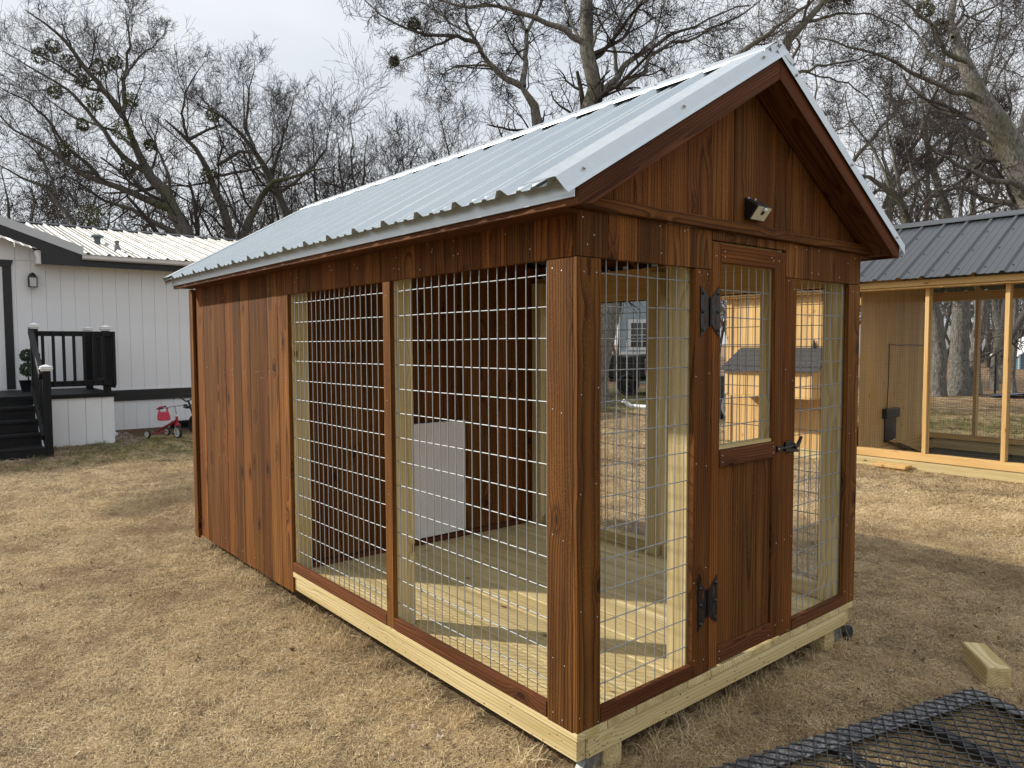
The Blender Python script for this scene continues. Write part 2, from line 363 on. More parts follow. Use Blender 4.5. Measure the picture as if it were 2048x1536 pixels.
# ================================================================== SETTING
G0 = -.2                                               # ground level (deck top of the kennel is z = 0)
def ground_h(x, y):
    d = np.hypot(x-CAM[0], y-CAM[1]); f = np.clip(1-(d-6)/5, 0, 1)
    return G0+f*(.012*np.sin(2.1*x+.7*y)*np.cos(1.7*y-.6*x)+.007*np.sin(6.3*x+1.2)*np.sin(5.1*y+.4))-.004
def build_ground():
    a = np.unique(np.concatenate([np.linspace(-700, -30, 12), np.linspace(-30, -4, 20), np.linspace(-4, 9, 160), np.linspace(9, 40, 30), np.linspace(40, 900, 14)]))
    n = len(a); X, Y = np.meshgrid(a, a, indexing='ij'); Z = ground_h(X, Y)
    V = np.stack([X, Y, Z], -1).reshape(-1, 3); i = np.arange(n-1)[:, None]*n+np.arange(n-1)[None]; i = i.ravel()
    raw_mesh('ground', V, np.stack([i, i+n, i+n+1, i+1], 1), GROUND, smooth=True, kind='structure')
build_ground()

# ================================================================== THE KENNEL
W, LEN = 1.83, 3.79
K = empty('dog_kennel', (0, 0, 0), 'large brown stained timber dog kennel with wire mesh sides and ribbed silver metal roof', 'dog kennel')
T = .019                                               # thickness of the trim boards
# base
for k in range(13):
    plank('deck_board', (.002+k*.1406, 0, -.028), (.1406*k+.1395, 3.72, 0), 'y', PTP, K, bevel=.003)
plank('rim_board', (.012, .012, -.100), (.050, 3.70, -.032), 'y', PTP, K, bevel=.003)
plank('rim_board', (1.775, .012, -.100), (1.813, 3.70, -.032), 'y', PTP, K, bevel=.003)
plank('rim_board', (.052, .006, -.100), (1.773, .044, -.029), 'x', PTP, K, bevel=.003)
plank('rim_board', (.052, 3.66, -.100), (1.773, 3.698, -.029), 'x', PTP, K, bevel=.003)
for x in (.6, 1.2): plank('floor_joist', (x, .046, -.100), (x+.038, 3.655, -.030), 'y', PTP, K)
plank('skid', (.155, .03, -.196), (.243, 3.6, -.102), 'y', PTP, K, bevel=.003)
plank('skid', (1.625, .03, -.196), (1.713, 3.6, -.102), 'y', PTP, K, bevel=.003)
# castered steel brackets on the skid ends
def caster(x, side):
    c = MB(); c.prism([(-.07, -.103), (.03, -.103), (.05, -.17), (.02, -.195), (-.06, -.19)], 'y', .012, .016)
    c.bar((.035, .0, -.11), (.085, -.0, -.19), .03, .004)
    for v in range(len(c.v)): c.v[v] = (x+side*c.v[v][0], c.v[v][1]+.03, c.v[v][2])
    b = c.build('caster_bracket', GREYSTEEL, K)
    wv = MB().rev([(.002, -.012), (.03, -.012), (.036, -.007), (.036, .007), (.03, .012), (.002, .012)], (x+side*.095, .03, -.165), (0, 1, 0), 20).build('caster_wheel', RUBBER, b, smooth=True)
caster(.09, -1); caster(1.75, 1)
# posts
PO = [((.022, .022), 0), ((.022, 1.10), 0), ((.022, 2.146), 0), ((.022, 3.58), 0), ((1.72, .03), 0), ((1.71, 1.067), 0), ((1.71, 2.06), 0), ((1.71, 3.58), 0), ((.587, .03), 0), ((1.19, .03), 0)]
for (x, y), _ in PO:
    plank('post', (x, y, .0005), (x+.089, y+.089, 1.62 if x not in (.587, 1.19) else 1.60), 'z', PTP, K, bevel=.003)
# top plates
plank('header_beam', (1.775, .125, 1.475), (1.811, 3.58, 1.655), 'y', PINE, K)
plank('header_beam', (.022, .125, 1.50), (.058, 3.58, 1.66), 'y', STAIN2, K)
plank('header_beam', (.125, .022, 1.53), (1.71, .060, 1.62), 'x', PTP, K)
plank('sill_plate', (1.74, 1.16, .001), (1.809, 2.055, .062), 'y', PTP, K)
plank('sill_plate', (1.74, .125, .001), (1.809, 1.062, .062), 'y', PTP, K)
# front trim (wall plane y = 0, boards between y=0 and T)
def fb(name, x0, x1, z0, z1, g, mat=None, y0=0., y1=T, par=None): return plank(name, (x0, y0, z0), (x1, y1, z1), g, mat or STAIN2, par or K)
fb('corner_trim', 0, .1045, .003, 1.4775, 'z', STAIN)
fb('corner_trim', 1.731, 1.835, .003, 1.4775, 'z', STAIN)
fb('door_jamb', .583, .683, .003, 1.4775, 'z', STAIN, y0=-.001, y1=.018)
fb('door_jamb', 1.182, 1.272, .003, 1.4775, 'z', STAIN)
fb('bottom_rail', .1065, .5805, .003, .054, 'x', y0=-.002, y1=.019)
fb('bottom_rail', 1.2745, 1.7285, .003, .054, 'x', y0=-.002, y1=.019)
xs = [0, .137, .277, .417, .557, .6815]
for a, b_ in zip(xs, xs[1:]): fb('header_board', a+.0008, b_-.0008, 1.4795, 1.619, 'z', STAIN)
for a, b_ in ((.6835, .968), (.970, 1.186)): fb('header_board', a+.0008, b_-.0008, 1.586, 1.619, 'z', STAIN)
xs = [1.188, 1.325, 1.437, 1.577, 1.717, 1.833]
for a, b_ in zip(xs, xs[1:]): fb('header_board', a+.0008, b_-.0008, 1.4795, 1.619, 'z', STAIN)
# side wall x = 0
def sb(name, y0, y1, z0, z1, g, mat=None, x0=0., x1=T): return plank(name, (x0, y0, z0), (x1, y1, z1), g, mat or STAIN2, K)
sb('corner_trim', .0205, .138, -.004, 1.4775, 'z', STAIN, x0=.001)
sb('mullion_trim', 1.10, 1.158, .003, 1.4775, 'z', STAIN)
sb('bottom_rail', .140, 1.098, .003, .054, 'y', x0=-.002)
sb('bottom_rail', 1.160, 2.140, .003, .054, 'y', x0=-.002)
ys = [.0205, .060, .197]+[.197+.14*i for i in range(1, 14)]+[2.148]
for a, b_ in zip(ys, ys[1:]):
    if b_-a > .02: sb('header_board', a+.0008, b_-.0008, 1.4795, 1.645, 'z', STAIN, x0=.0015 if rnd.random() < .5 else 0)
y = 2.1505; k = 0
while y < 3.70:
    wd = .1385+rnd.uniform(-.004, .004); y2 = min(y+wd, 3.712)
    dz = 1.4775 if k == 0 and False else 1.645
    sb('siding_board', y+.0008, y2-.0008, -.115+rnd.uniform(-.002, .002), dz, 'z', STAIN, x0=rnd.choice((0, .0015, .001))); y = y2; k += 1
plank('corner_trim', (-.0195, 3.714, -.128), (-.0005, 3.79, 1.60), 'z', STAIN, K)
plank('corner_trim', (-.0005, 3.772, -.128), (.07, 3.791, 1.60), 'z', STAIN, K)
# far side x = 1.835
for a, b_, z0, z1, nm in ((1.082, 1.14, .003, 1.4775, 'mullion_trim'), (.0205, .138, .003, 1.4775, 'corner_trim'), (2.03, 2.11, .003, 1.4775, 'mullion_trim')):
    plank(nm, (1.8165, a, z0), (1.8345, b_, z1), 'z', STAIN, K)
plank('bottom_rail', (1.8165, .14, .003), (1.8345, 1.08, .054), 'y', STAIN2, K); plank('bottom_rail', (1.8165, 1.142, .003), (1.8345, 2.028, .054), 'y', STAIN2, K)
y = .0205
while y < 3.75:
    y2 = min(y+.14, 3.79); z0 = 1.468 if y < 2.05 else -.115
    plank('header_board' if y < 2.05 else 'siding_board', (1.8165, y+.0008, z0), (1.8345, y2-.0008, 1.645), 'z', STAIN, K); y = y2
# back wall and inner partition
for yy0, zb in ((2.165, .031), (3.735, -.115)):
    x = .022
    while x < 1.80:
        x2 = min(x+.139, 1.812); c = (x+x2)/2; zt = 1.67+.577*(min(c, 1.83-c)+.12)-.06
        plank('partition_board' if yy0 < 3 else 'siding_board', (x+.0006, yy0+rnd.choice((0, .002)), zb), (x2-.0006, yy0+.019, zt), 'z', STAIN, K); x = x2
plank('base_trim', (.115, 2.146, .001), (1.708, 2.164, .030), 'x', STAIN2, K)
wp = MB().box((.76, 2.128, .045), (1.135, 2.147, .742)).build('dog_door_panel', WHITEP, K, bevel=.003)
MB().box((.756, 2.1475, .04), (1.139, 2.152, .747)).build('gasket', BLACK, wp)
tag(wp, 'plain white panel')

# gable front
def ztop(x): return 1.60+.577*(min(x, 1.83-x)+.10)+.035
xs = [.0, .166, .264, .399, .54, .68, .821, .968, 1.104, 1.24, 1.385, 1.508, 1.649, 1.83]
for a, b_ in zip(xs, xs[1:]):
    a += .0008; b_ -= .0008; p = [(a, 1.652), (b_, 1.652), (b_, ztop(b_)-.005)]
    if a < .915 < b_: p.append((.915, ztop(.915)-.005))
    p.append((a, ztop(a)-.005))
    poly_plank('gable_board', p, .004+rnd.choice((0, .002)), .022, STAIN, K)
plank('gable_trim', (-.115, -.0215, 1.6205), (1.945, .0025, 1.6595), 'x', STAIN, K, bevel=.003)
# rake boards (face y=-.12) and their soffits
SL = .577
def rake(sx):
    f = lambda x: x if sx > 0 else 1.83-x
    def q(x, dz): return (f(x), 1.7205+SL*x+dz)     # upper line of the wood
    poly = [q(-.115, 0), q(.9135, 0), q(.9135, -.080), q(-.055, -.080), (f(-.115), q(-.115, -.055)[1])]
    cx, cz = f(.4), 1.7+SL*.4
    n = np.array((SL*sx, 0, -1.)); 
    # local Z along the slope so that the grain runs with it
    ang = math.atan(SL)*sx
    def mk(name, poly, y0, y1, mat):
        zx = Vector((math.cos(ang), 0, math.sin(ang))) if True else None
        M = Matrix(((-zx.z, 0, zx.x), (0, 1, 0), (zx.x, 0, zx.z))).to_4x4()   # local x -> normal, local z -> slope
        M = Matrix(((-zx.z, 0, zx.x, cx), (0, 1, 0, (y0+y1)/2), (zx.x, 0, zx.z, cz), (0, 0, 0, 1)))
        Mi = M.inverted(); P = [Mi @ Vector((a, (y0+y1)/2, b)) for a, b in poly]; hy = (y1-y0)/2
        o = MB().prism([(p.x, p.z) for p in P], 'y', -hy, hy).build(name, mat, K, bevel=.002); o.matrix_world = M
        return o
    mk('rake_board', poly, -.120, -.101, STAIN2)
    mk('soffit_board', [q(-.113, -.046), q(.912, -.046), q(.912, -.078), q(-.05, -.078)], -.1005, -.0005, STAIN2)
    mk('fly_rafter', [q(-.10, -.004), q(.912, -.004), q(.912, -.0455), q(-.10, -.0455)], -.1005, -.062, STAIN2)
rake(1); rake(-1)
# eave fascia and soffit
for sx in (1, -1):
    X = (lambda x: x) if sx > 0 else (lambda x: 1.83-x)
    for a, b_ in ((-.119, 1.83), (1.832, 3.775)):
        lo, hi = sorted((X(-.121), X(-.103)))
        plank('fascia_board', (lo, a, 1.600), (hi, b_, 1.655), 'y', STAIN2, K, bevel=.002)
    lo, hi = sorted((X(-.1025), X(-.001)))
    plank('soffit_board', (lo, -.005, 1.606), (hi, 3.775, 1.618), 'y', STAIN2, K)
# rafters and purlins under the roof
for y in (.03, .64, 1.25, 1.86, 2.4, 3.0, 3.70):
    for sx in (1, -1):
        f = (lambda x: x) if sx > 0 else (lambda x: 1.83-x)
        p = [(f(.0), 1.715+SL*0-.03), (f(.9), 1.715+SL*.9-.03), (f(.9), 1.715+SL*.9-.1), (f(.06), 1.715+SL*.06-.1), (f(0.), 1.66)]
        MB().prism(p, 'y', y, y+.038).build('rafter', STAIN2, K)
for sx in (1, -1):
    for x in (.02, .3, .58, .85):
        f = x if sx > 0 else 1.83-x; z = 1.712+SL*x
        MB().bar((f, -.06, z-.014), (f, 3.77, z-.014), .06, .019, (sx*-SL, 0, 1)).build('purlin', STAIN2, K)
# ribbed roof sheets
def rib_profile(y0, y1, pitch, first, h=.021, w0=.060, w1=.018, minor=.006):
    """(y, h) polyline of a ribbed metal sheet between y0 and y1"""
    pts = [(y0, 0.)]; k = math.floor((y0-first)/pitch)-1
    while True:
        c = first+k*pitch; k += 1
        if c-w0/2 > y1: break
        cand = [(c-w0/2, 0), (c-w1/2, h), (c+w1/2, h), (c+w0/2, 0)]
        for m in (.36, .64):
            cm = c+pitch*m; cand += [(cm-.014, 0), (cm-.008, minor), (cm+.008, minor), (cm+.014, 0)]
        for p in cand:
            if y0 < p[0] < y1: pts.append(p)
    pts.append((y1, 0.)); return sorted(pts)
def roof_sheet(name, prof, org, slope_dir, nrm, along, s0, s1, mat, par, th=.0012):
    """extrude a rib profile (running along `along`) from s0 to s1 up the slope"""
    org, sd_, nr, al = map(lambda v: np.array(v, float), (org, slope_dir, nrm, along)); m = MB(); n = len(prof)
    vs = [org+al*a+nr*h+sd_*s for s in (s0, s1) for a, h in prof]+[org+al*a+nr*(h-th)+sd_*s for s in (s0, s1) for a, h in prof]
    fs = [(i, i+1, n+i+1, n+i) for i in range(n-1)]+[(2*n+i, 3*n+i, 3*n+i+1, 2*n+i+1) for i in range(n-1)]
    fs += [(i, 2*n+i, 2*n+i+1, i+1) for i in range(n-1)]+[(n+i, n+i+1, 3*n+i+1, 3*n+i) for i in range(n-1)]
    fs += [(0, n, 3*n, 2*n), (n-1, 3*n-1, 4*n-1, 2*n-1)]
    return m.add(vs, fs).build(name, mat, par)
cs, sn = math.cos(math.atan(SL)), math.sin(math.atan(SL))
for sx in (1, -1):
    org = (-.17 if sx > 0 else 2.0, 0, 1.6555); sd_ = (cs*sx, 0, sn); nr = (-sn*sx, 0, cs)
    edges = [-.115, .724, 1.639, 2.555, 3.795]; slen = (.915+.17)/cs-.012
    for i, (a, b_) in enumerate(zip(edges, edges[1:])):
        roof_sheet('roof_sheet', rib_profile(a, b_-(.0 if i == 3 else -.004), .2293, .152), np.array(org)+np.array(nr)*.0007*i, sd_, nr, (0, 1, 0), 0, slen, GALV, K)
    # screws on the sheets, drawn as low hex heads
    m = MB()
    for k in range(16):
        y = .152+.2293*k+.03
        if y > 3.75: break
        for s_ in (.12, .62):
            p = np.array(org)+np.array(sd_)*s_+np.array(nr)*.0018+np.array((0, y, 0)); m.rev([(.0, .006), (.0045, .006), (.005, .001), (.009, .0), (.009, -.001)], p, nr, 6)
    m.build('roof_screws', SCREW, K, kind='stuff')
    # eave flashing
    xe = -.127 if sx > 0 else 1.957; e = sx
    m = MB(); pr = [(xe, 1.6195), (xe-.0025*e, 1.6205), (xe-.0015*e, 1.632), (xe-.001*e, 1.683), (xe+.0012*e, 1.683), (xe+.0008*e, 1.632), (xe+.001*e, 1.6195)]
    m.prism(pr, 'y', -.117, 3.778).build('eave_flashing', GALVT, K)
    # rake trim: flat leg over the sheet, upright face, outward hem
    def rk(a, h, s): return np.array(org)+np.array((0, a, 0))+np.array(nr)*h+np.array(sd_)*s
    for yy, dr, L0 in ((0., -1, -.018), (3.68, 1, .0)):
        prof = [(.02, .0225), (-.105, .0235), (-.113, .0225), (-.129, -.014), (-.138, -.026)] if dr < 0 and sx > 0 else [(.02, .0225), (-.105, .0235), (-.112, .0225), (-.1235, -.030), (-.129, -.038)] if dr < 0 else [(-.02, .0225), (.105, .0235), (.125, .0225), (.14, -.02), (.15, -.03)]
        vs = []; n = len(prof); s1 = slen+.012
        for s in (L0, s1):
            for a, h in prof: vs.append(rk(a+yy, h, s-(h*SL if s == s1 else 0)))
        for s in (L0, s1):
            for a, h in prof: vs.append(rk(a+yy-.0011*dr*-1, h-.0011, s-(h*SL if s == s1 else 0)))
        fs = [(i, i+1, n+i+1, n+i) for i in range(n-1)]+[(2*n+i, 3*n+i, 3*n+i+1, 2*n+i+1) for i in range(n-1)]+[(i, 2*n+i, 2*n+i+1, i+1) for i in range(n-1)]+[(n+i, n+i+1, 3*n+i+1, 3*n+i) for i in range(n-1)]+[(0, n, 3*n, 2*n), (n-1, 3*n-1, 4*n-1, 2*n-1)]
        t_ = MB().add(vs, fs).build('rake_trim', GALVT, K)
        if dr < 0:
            m = MB(); nn = np.array((0, -.88, 0))+np.array(nr)*.47 if sx > 0 else np.array((0, -1., 0))
            for s_ in (.085, .60, 1.12):
                p = rk(-.1215 if sx > 0 else -.1185, .002 if sx > 0 else -.008, s_); m.rev([(.0, .009), (.005, .009), (.0055, .002), (.0095, .001), (.0095, -.001)], p, nn, 8)
            m.build('screws', SCREW, t_)
# ridge cap
rz = 1.6555+SL*(.915+.17); m = MB(); hh = .024/cs
pr = [(.915-.103, rz-SL*.103+hh-.008), (.915-.100, rz-SL*.100+hh+.001), (.915-.03, rz-SL*.03+hh+.004), (.915, rz+hh-.006), (.915+.03, rz-SL*.03+hh+.004), (.915+.100, rz-SL*.100+hh+.001), (.915+.103, rz-SL*.103+hh-.008)]
low = [(a, b_-.0014) for a, b_ in pr[::-1]]
cap = m.prism(pr+low, 'y', -.118, 3.81).build('ridge_cap', GALVT, K)
m = MB()
for sx in (1, -1):
    p = [(.915-sx*.070, rz-SL*.070+hh+.0005), (.915+sx*.002, rz+hh-.004), (.915+sx*.012, rz-SL*.012+hh-.030), (.915-sx*.062, rz-SL*.070+hh-.034)] if sx > 0 else [(.915+.098, rz-SL*.098+hh+.0005), (.915, rz+hh-.004), (.915-.004, rz+hh-.030), (.915+.05, rz-SL*.05+hh-.030), (.915+.085, rz-SL*.098+hh-.012)]
    y0 = -.1765 if sx > 0 else -.1735
    m.prism(p, 'y', y0+.055-.0011, y0+.055)
m.build('end_fold', GALVT, cap)
m = MB()
for k in range(17):
    for sx in (1, -1): m.rev([(.0, .007), (.005, .007), (.0055, .001), (.009, 0)], (.915-sx*.085, .152+.2293*k, rz-SL*.085+hh+.001), (-sn*sx, 0, cs), 6)
m.rev([(.0, .009), (.005, .009), (.0055, .002), (.0095, .001)], (.902, -.1235, rz+.004), (0, -1, 0), 8)
m.build('ridge_screws', SCREW, cap, kind='stuff')

# wire mesh
def wires(name, plane, pos, a0, a1, z0, z1, first, par, seed, zr=1.4353, r=.0020, skip=0):
    rr = random.Random(seed); m = MB()
    P = (lambda a, z, o=0: (a, pos+o, z)) if plane == 'y' else (lambda a, z, o=0: (pos+o, a, z))
    a = first
    while a < a1-.003:
        w_ = rr.uniform(-.0012, .0012); w2 = rr.uniform(-.0012, .0012); zz = np.linspace(z0, z1, 8)
        m.tube([P(a+w_*(i % 3-1)+w2*math.sin(i), z, 0) for i, z in enumerate(zz)], r, 6); a += .0508
    z = zr
    while z > z0+.004:
        if z < z1-.003:
            w_ = rr.uniform(-.0016, .0016); n = 7
            m.tube([P(a_, z+w_*math.sin(i*1.1), r*1.8 if plane == 'y' else r*1.8) for i, a_ in enumerate(np.linspace(a0, a1, n))], r, 6)
        z -= .1016
    return m.build(name, WIRE, par, smooth=True)
wires('wire_panel', 'y', .0215, .098, .586, .02, 1.50, .1484, K, 1)
wires('wire_panel', 'y', .0215, 1.268, 1.735, .02, 1.50, 1.298, K, 2)
wires('wire_panel', 'x', .0215, .12, 1.105, .02, 1.50, .158, K, 3)
wires('wire_panel', 'x', .0215, 1.154, 2.148, .02, 1.50, 1.190, K, 4)
wires('wire_panel', 'x', 1.8135, .12, 1.09, .02, 1.48, .17, K, 5, zr=1.40)
wires('wire_panel', 'x', 1.8135, 1.13, 2.04, .02, 1.48, 1.19, K, 6, zr=1.40)

# door
D = empty('door', (.7, 0, 0), parent=K)
D.location = (0, 0, 0)
def db(name, x0, x1, z0, z1, g, mat=STAIN, y0=-.0015, y1=.0175, bevel=.002):
    return plank(name, (x0, y0, z0), (x1, y1, z1), g, mat, D, bevel=bevel)
db('stile', .686, .7365, .008, 1.578, 'z'); db('stile', 1.106, 1.1795, .008, 1.576, 'z')
db('top_rail', .7375, 1.1055, 1.508, 1.577, 'x'); db('middle_rail', .7375, 1.1185, .757, .819, 'x', STAIN2, -.006, .0175)
db('bottom_rail', .7375, 1.1055, .012, .078, 'x', STAIN2, -.0015)
for a, b_ in ((.7375, .845), (.845, .985), (.985, 1.1055)):
    db('panel_board', a+.0006, b_-.0006, .0785, .7565, 'z', STAIN, .0075, .0185)
db('window_sill', .74, 1.105, .8195, .833, 'x', PTP, .006, .05)
wires('wire_panel', 'y', .0215, .734, 1.112, .80, 1.515, .748, D, 7, zr=1.412)
# strap hinges
def hinge(x, z, h, skew):
    m = MB()
    def leaf(sgn):
        a = x+sgn*.0115; o = x+sgn*(.0585)
        zb = [(a, z-h*.27), (a, z+h*.27), (x+sgn*.03, z+h*.38), (o, z+h*.5+skew*sgn), (o-sgn*.003, z+h*.40), (o-sgn*.002, z+h*.33), (o+sgn*.001, z+h*.12), (o-sgn*.003, z+.004),
              (o-sgn*.003, z-.004), (o+sgn*.001, z-h*.12), (o-sgn*.002, z-h*.33), (o-sgn*.003, z-h*.40), (o, z-h*.5+skew*sgn), (x+sgn*.03, z-h*.38)]
        return zb
    for sgn in (-1, 1): m.prism(leaf(sgn), 'y', -.0062, -.0030)
    H_ = m.build('hinge', BLACK, K, bevel=.0006)
    k = MB()
    for i in range(5): k.tube([(x, -.008, z-h*.27+i*h*.108+.0008), (x, -.008, z-h*.27+(i+1)*h*.108-.0008)], .0062, 10)
    k.tube([(x, -.008, z-h*.29), (x, -.008, z+h*.29)], .0035, 8); k.build('knuckle', BLACK, H_, smooth=True)
    for sgn in (-1, 1):
        for dz in (-.36, 0, .36):
            b = MB(); c = (x+sgn*.045, -.0063, z+h*dz+(skew*sgn*.7 if dz else 0)); b.rev([(0, .006), (.004, .0055), (.0065, .003), (.0075, 0)], c, (0, -1, 0), 8); b.build('bolt', BLACK, H_, smooth=True)
        for dz in (-.19, .19):      # tear-shaped cut-outs showing the wood behind
            b = MB(); cx_ = x+sgn*.033; zz = z+h*dz
            b.prism([(cx_, zz+.024), (cx_+.0055, zz), (cx_, zz-.020), (cx_-.0035, zz)], 'y', -.0068, -.0050); b.build('cut_out', STAIN2, H_)
hinge(.667, 1.3285, .182, .0); hinge(.669, .264, .182, .004)
# latch
m = MB(); m.prism([(1.186, .772), (1.186, .812), (1.236, .813), (1.246, .806), (1.262, .800), (1.266, .792), (1.292, .764), (1.282, .762), (1.24, .766)], 'y', -.012, -.003)
LA = m.build('gate_latch', BLACK, K, bevel=.001)
MB().prism([(1.238, .792), (1.262, .800), (1.292, .828), (1.297, .826), (1.283, .802), (1.272, .788), (1.245, .780)], 'y', -.024, -.013).build('latch_lever', BLACK, LA, bevel=.001)
m = MB(); m.tube([(1.140, -.010, .788), (1.2, -.013, .790), (1.245, -.015, .792)], .0042, 8); m.box((1.126, -.010, .777), (1.158, -.0025, .799)); m.build('striker_bar', BLACK, LA, bevel=.0006)
m = MB()
for x in (1.134, 1.149): m.rev([(0, .004), (.003, .003), (.004, 0)], (x, -.0104, .788), (0, -1, 0), 8)
m.build('screws', SCREW, LA)
# nail heads over the boards
m = MB(); rn_ = random.Random(5)
def nail(p, ax): m.rev([(0, .0012), (.0022, .0008), (.0028, 0)], p, ax, 6)
for _ in range(20):
    nail((rn_.uniform(.02, 1.81), -.0002, rn_.uniform(1.49, 1.612)), (0, -1, 0))
for x in (.02, .085, .60, .66, 1.2, 1.25, 1.75, 1.81):
    for z in (1.465, 1.1, .8, .4, .06): nail((x+rn_.uniform(-.01, .01), -.0012, z+rn_.uniform(-.05, .01)), (0, -1, 0))
for x, z in ((.705, 1.53), (.76, 1.55), (.76, 1.53), (1.075, 1.55), (1.09, 1.54), (1.13, 1.54), (.75, .80), (.752, .775), (1.10, .80), (1.10, .775), (.75, .03), (.75, .06), (1.09, .03), (1.14, .4), (1.14, .06)): nail((x, -.0018 if z > .82 or z < .7 else -.0062, z), (0, -1, 0))
for _ in range(20): nail((-.0002, rn_.uniform(.03, 2.1), rn_.uniform(1.49, 1.60)), (-1, 0, 0))
for _ in range(26): nail((-.0002, rn_.uniform(2.16, 3.7), rn_.choice((-.05, .5, 1.05, 1.52))+rn_.uniform(-.02, .02)), (-1, 0, 0))
for z in (1.44, 1.0, .6, .2, .02): nail((.0008, .05+rn_.uniform(0, .02), z), (-1, 0, 0)); nail((.0008, .11, z+.01), (-1, 0, 0)); nail((-.0002, 1.13, z-.02), (-1, 0, 0))
m.build('nail_heads', SCREW, K, kind='stuff')

m = MB()
def dent(p, ax, r=.0026): m.rev([(0, .0004), (r, .0003), (r*1.05, -.0002)], p, ax, 7)
for _ in range(26): dent((rn_.uniform(.06, 1.76), .0057, rn_.uniform(-.095, -.035)), (0, -1, 0), rn_.uniform(.0015, .0035))
for _ in range(16): dent((.022+rn_.gauss(.05, .04) % .2, .0057, rn_.uniform(-.09, -.04)), (0, -1, 0), .002)
for _ in range(34): dent((.0117, rn_.uniform(.02, 2.12), rn_.uniform(-.095, -.04)), (-1, 0, 0), rn_.uniform(.0015, .003))
m.build('nail_holes', BLACK, K, kind='stuff')
# ---- solar light on the gable
SLT = empty('solar_wall_light', (.9395, .003, 1.719), 'small black wedge shaped solar light with a ribbed cream lens on the kennel gable', 'wall light')
P = lambda x, y, z: (x, y, z)
m = MB()      # wedge: back plate on wall, top slopes out and down, lens faces down and out
A = [(-.052, 0, .043), (.048, 0, .043), (.048, 0, -.036), (-.052, 0, -.036)]
B = [(-.052, -.056, .005), (.048, -.056, .005), (.048, -.020, -.040), (-.052, -.020, -.040)]
m.add(A+B, [(0, 1, 2, 3), (4, 7, 6, 5), (0, 4, 5, 1), (3, 2, 6, 7), (0, 3, 7, 4), (1, 5, 6, 2)]); m.build('housing', BLACK, SLT, bevel=.002)
def lens(u, v, off=0):  # u across 0..1, v 0 (top, outer) ..1 (bottom, inner) on the lens face
    a = np.array(B[0]); b = np.array(B[1]); d = np.array(B[3]); n = np.array((0, -.045, -.036)); n /= np.linalg.norm(n)
    return a+(b-a)*(.06+.88*u)+(d-a)*(.04+.92*v)+n*off
m = MB()
for k in range(12):
    v0, v1 = k/12, (k+.86)/12
    segs = ((0, .42), (.68, 1)) if v0 < .58 else ((0, 1),)
    for u0, u1 in segs:
        q = [lens(u0, v0, .0005), lens(u1, v0, .0005), lens(u1, v1, .0005), lens(u0, v1, .0005), lens(u0, v0, .0032), lens(u1, v0, .0032), lens(u1, v1, .0032), lens(u0, v1, .0032)]
        m.add(q, [(0, 3, 2, 1), (4, 5, 6, 7), (0, 1, 5, 4), (1, 2, 6, 5), (2, 3, 7, 6), (3, 0, 4, 7)])
m.build('lens', CREAM, SLT)
n = np.array((0, -.045, -.036)); n /= np.linalg.norm(n)
MB().rev([(.0, .010), (.005, .008), (.008, .003), (.0085, 0)], lens(.56, .14, .003), n, 12).build('motion_sensor', WHITEP, SLT, smooth=True)
m = MB()
for x in (-.035, .012): m.rev([(.0, .006), (.004, .005), (.005, 0)], (x, -.006, .0405), (0, -.4, .9), 8)
m.build('screws', SCREW, SLT)
MB().obox((-.002, -.030, .0238), (.036, 0, 0), (0, .018, .0122), (0, -.0006, .0012)).build('solar_cell', GLASS, SLT)
# loose offcut on the grass
OC = empty('timber_offcut', (0, 0, 0), 'short pale treated 4x4 offcut with round end grain lying on the grass', 'timber block')
MB().box((-.045, -.045, -.13), (.045, .045, .13)).build('block', PTP, OC, bevel=.004)
OC.location = (1.927, -.522, G0+.043); OC.children[0].rotation_euler = (math.pi/2, 0, R(-52.3))
# ================================================================== MOBILE HOME
HY = 12.12
H = empty('mobile_home', (1.0, HY, G0), 'single storey white mobile home with black trim and ribbed ivory metal roof', 'house')
def hb(name, lo, hi, mat, par=None, bevel=0):
    m = MB().box(lo, hi).build(name, mat, par or H, bevel=bevel); m.matrix_parent_inverse = Matrix.Translation(-Vector(H.location)); return m
def fix(o): o.matrix_parent_inverse = Matrix.Translation(-Vector(H.location)); return o
hb('wall_core', (-7, HY+.012, .0), (6.5, HY+8.4, 2.72), WHITEPT); hb('foundation', (-7, HY+.03, G0-.05), (6.5, HY+8.3, -.001), WHITEPT)
g0 = -.1665-.1986*9
for k in range(31):
    a = g0+.1986*k
    if a > 3.9: break
    fix(plank('siding_strip', (a+.0015, HY, .482), (a+.1971, HY+.012, 2.70), 'z', SIDING, H, bevel=.001))
    fix(plank('skirting_strip', (a+.0615, HY+.004, G0-.03), (a+.2571, HY+.014, .286), 'z', SIDING, H, bevel=.001))
hb('band_board', (-7, HY-.022, .287), (6.5, HY-.001, .468), BLACKT, bevel=.002); hb('band_cap', (-7, HY-.018, .470), (6.5, HY-.0005, .481), WHITEPT)
hb('wall_seam', (-7, HY-.007, 2.548), (.16, HY-.0005, 2.556), WHITEPT)
EY = HY-.31
hb('fascia_board', (.145, EY, 2.482), (6.6, EY+.02, 2.655), BLACKT, bevel=.002); hb('soffit', (.145, EY+.021, 2.50), (6.6, HY-.001, 2.515), WHITEPT)
hb('corner_return', (.085, EY+.03, 2.49), (.143, HY-.002, 2.70), WHITEPT)
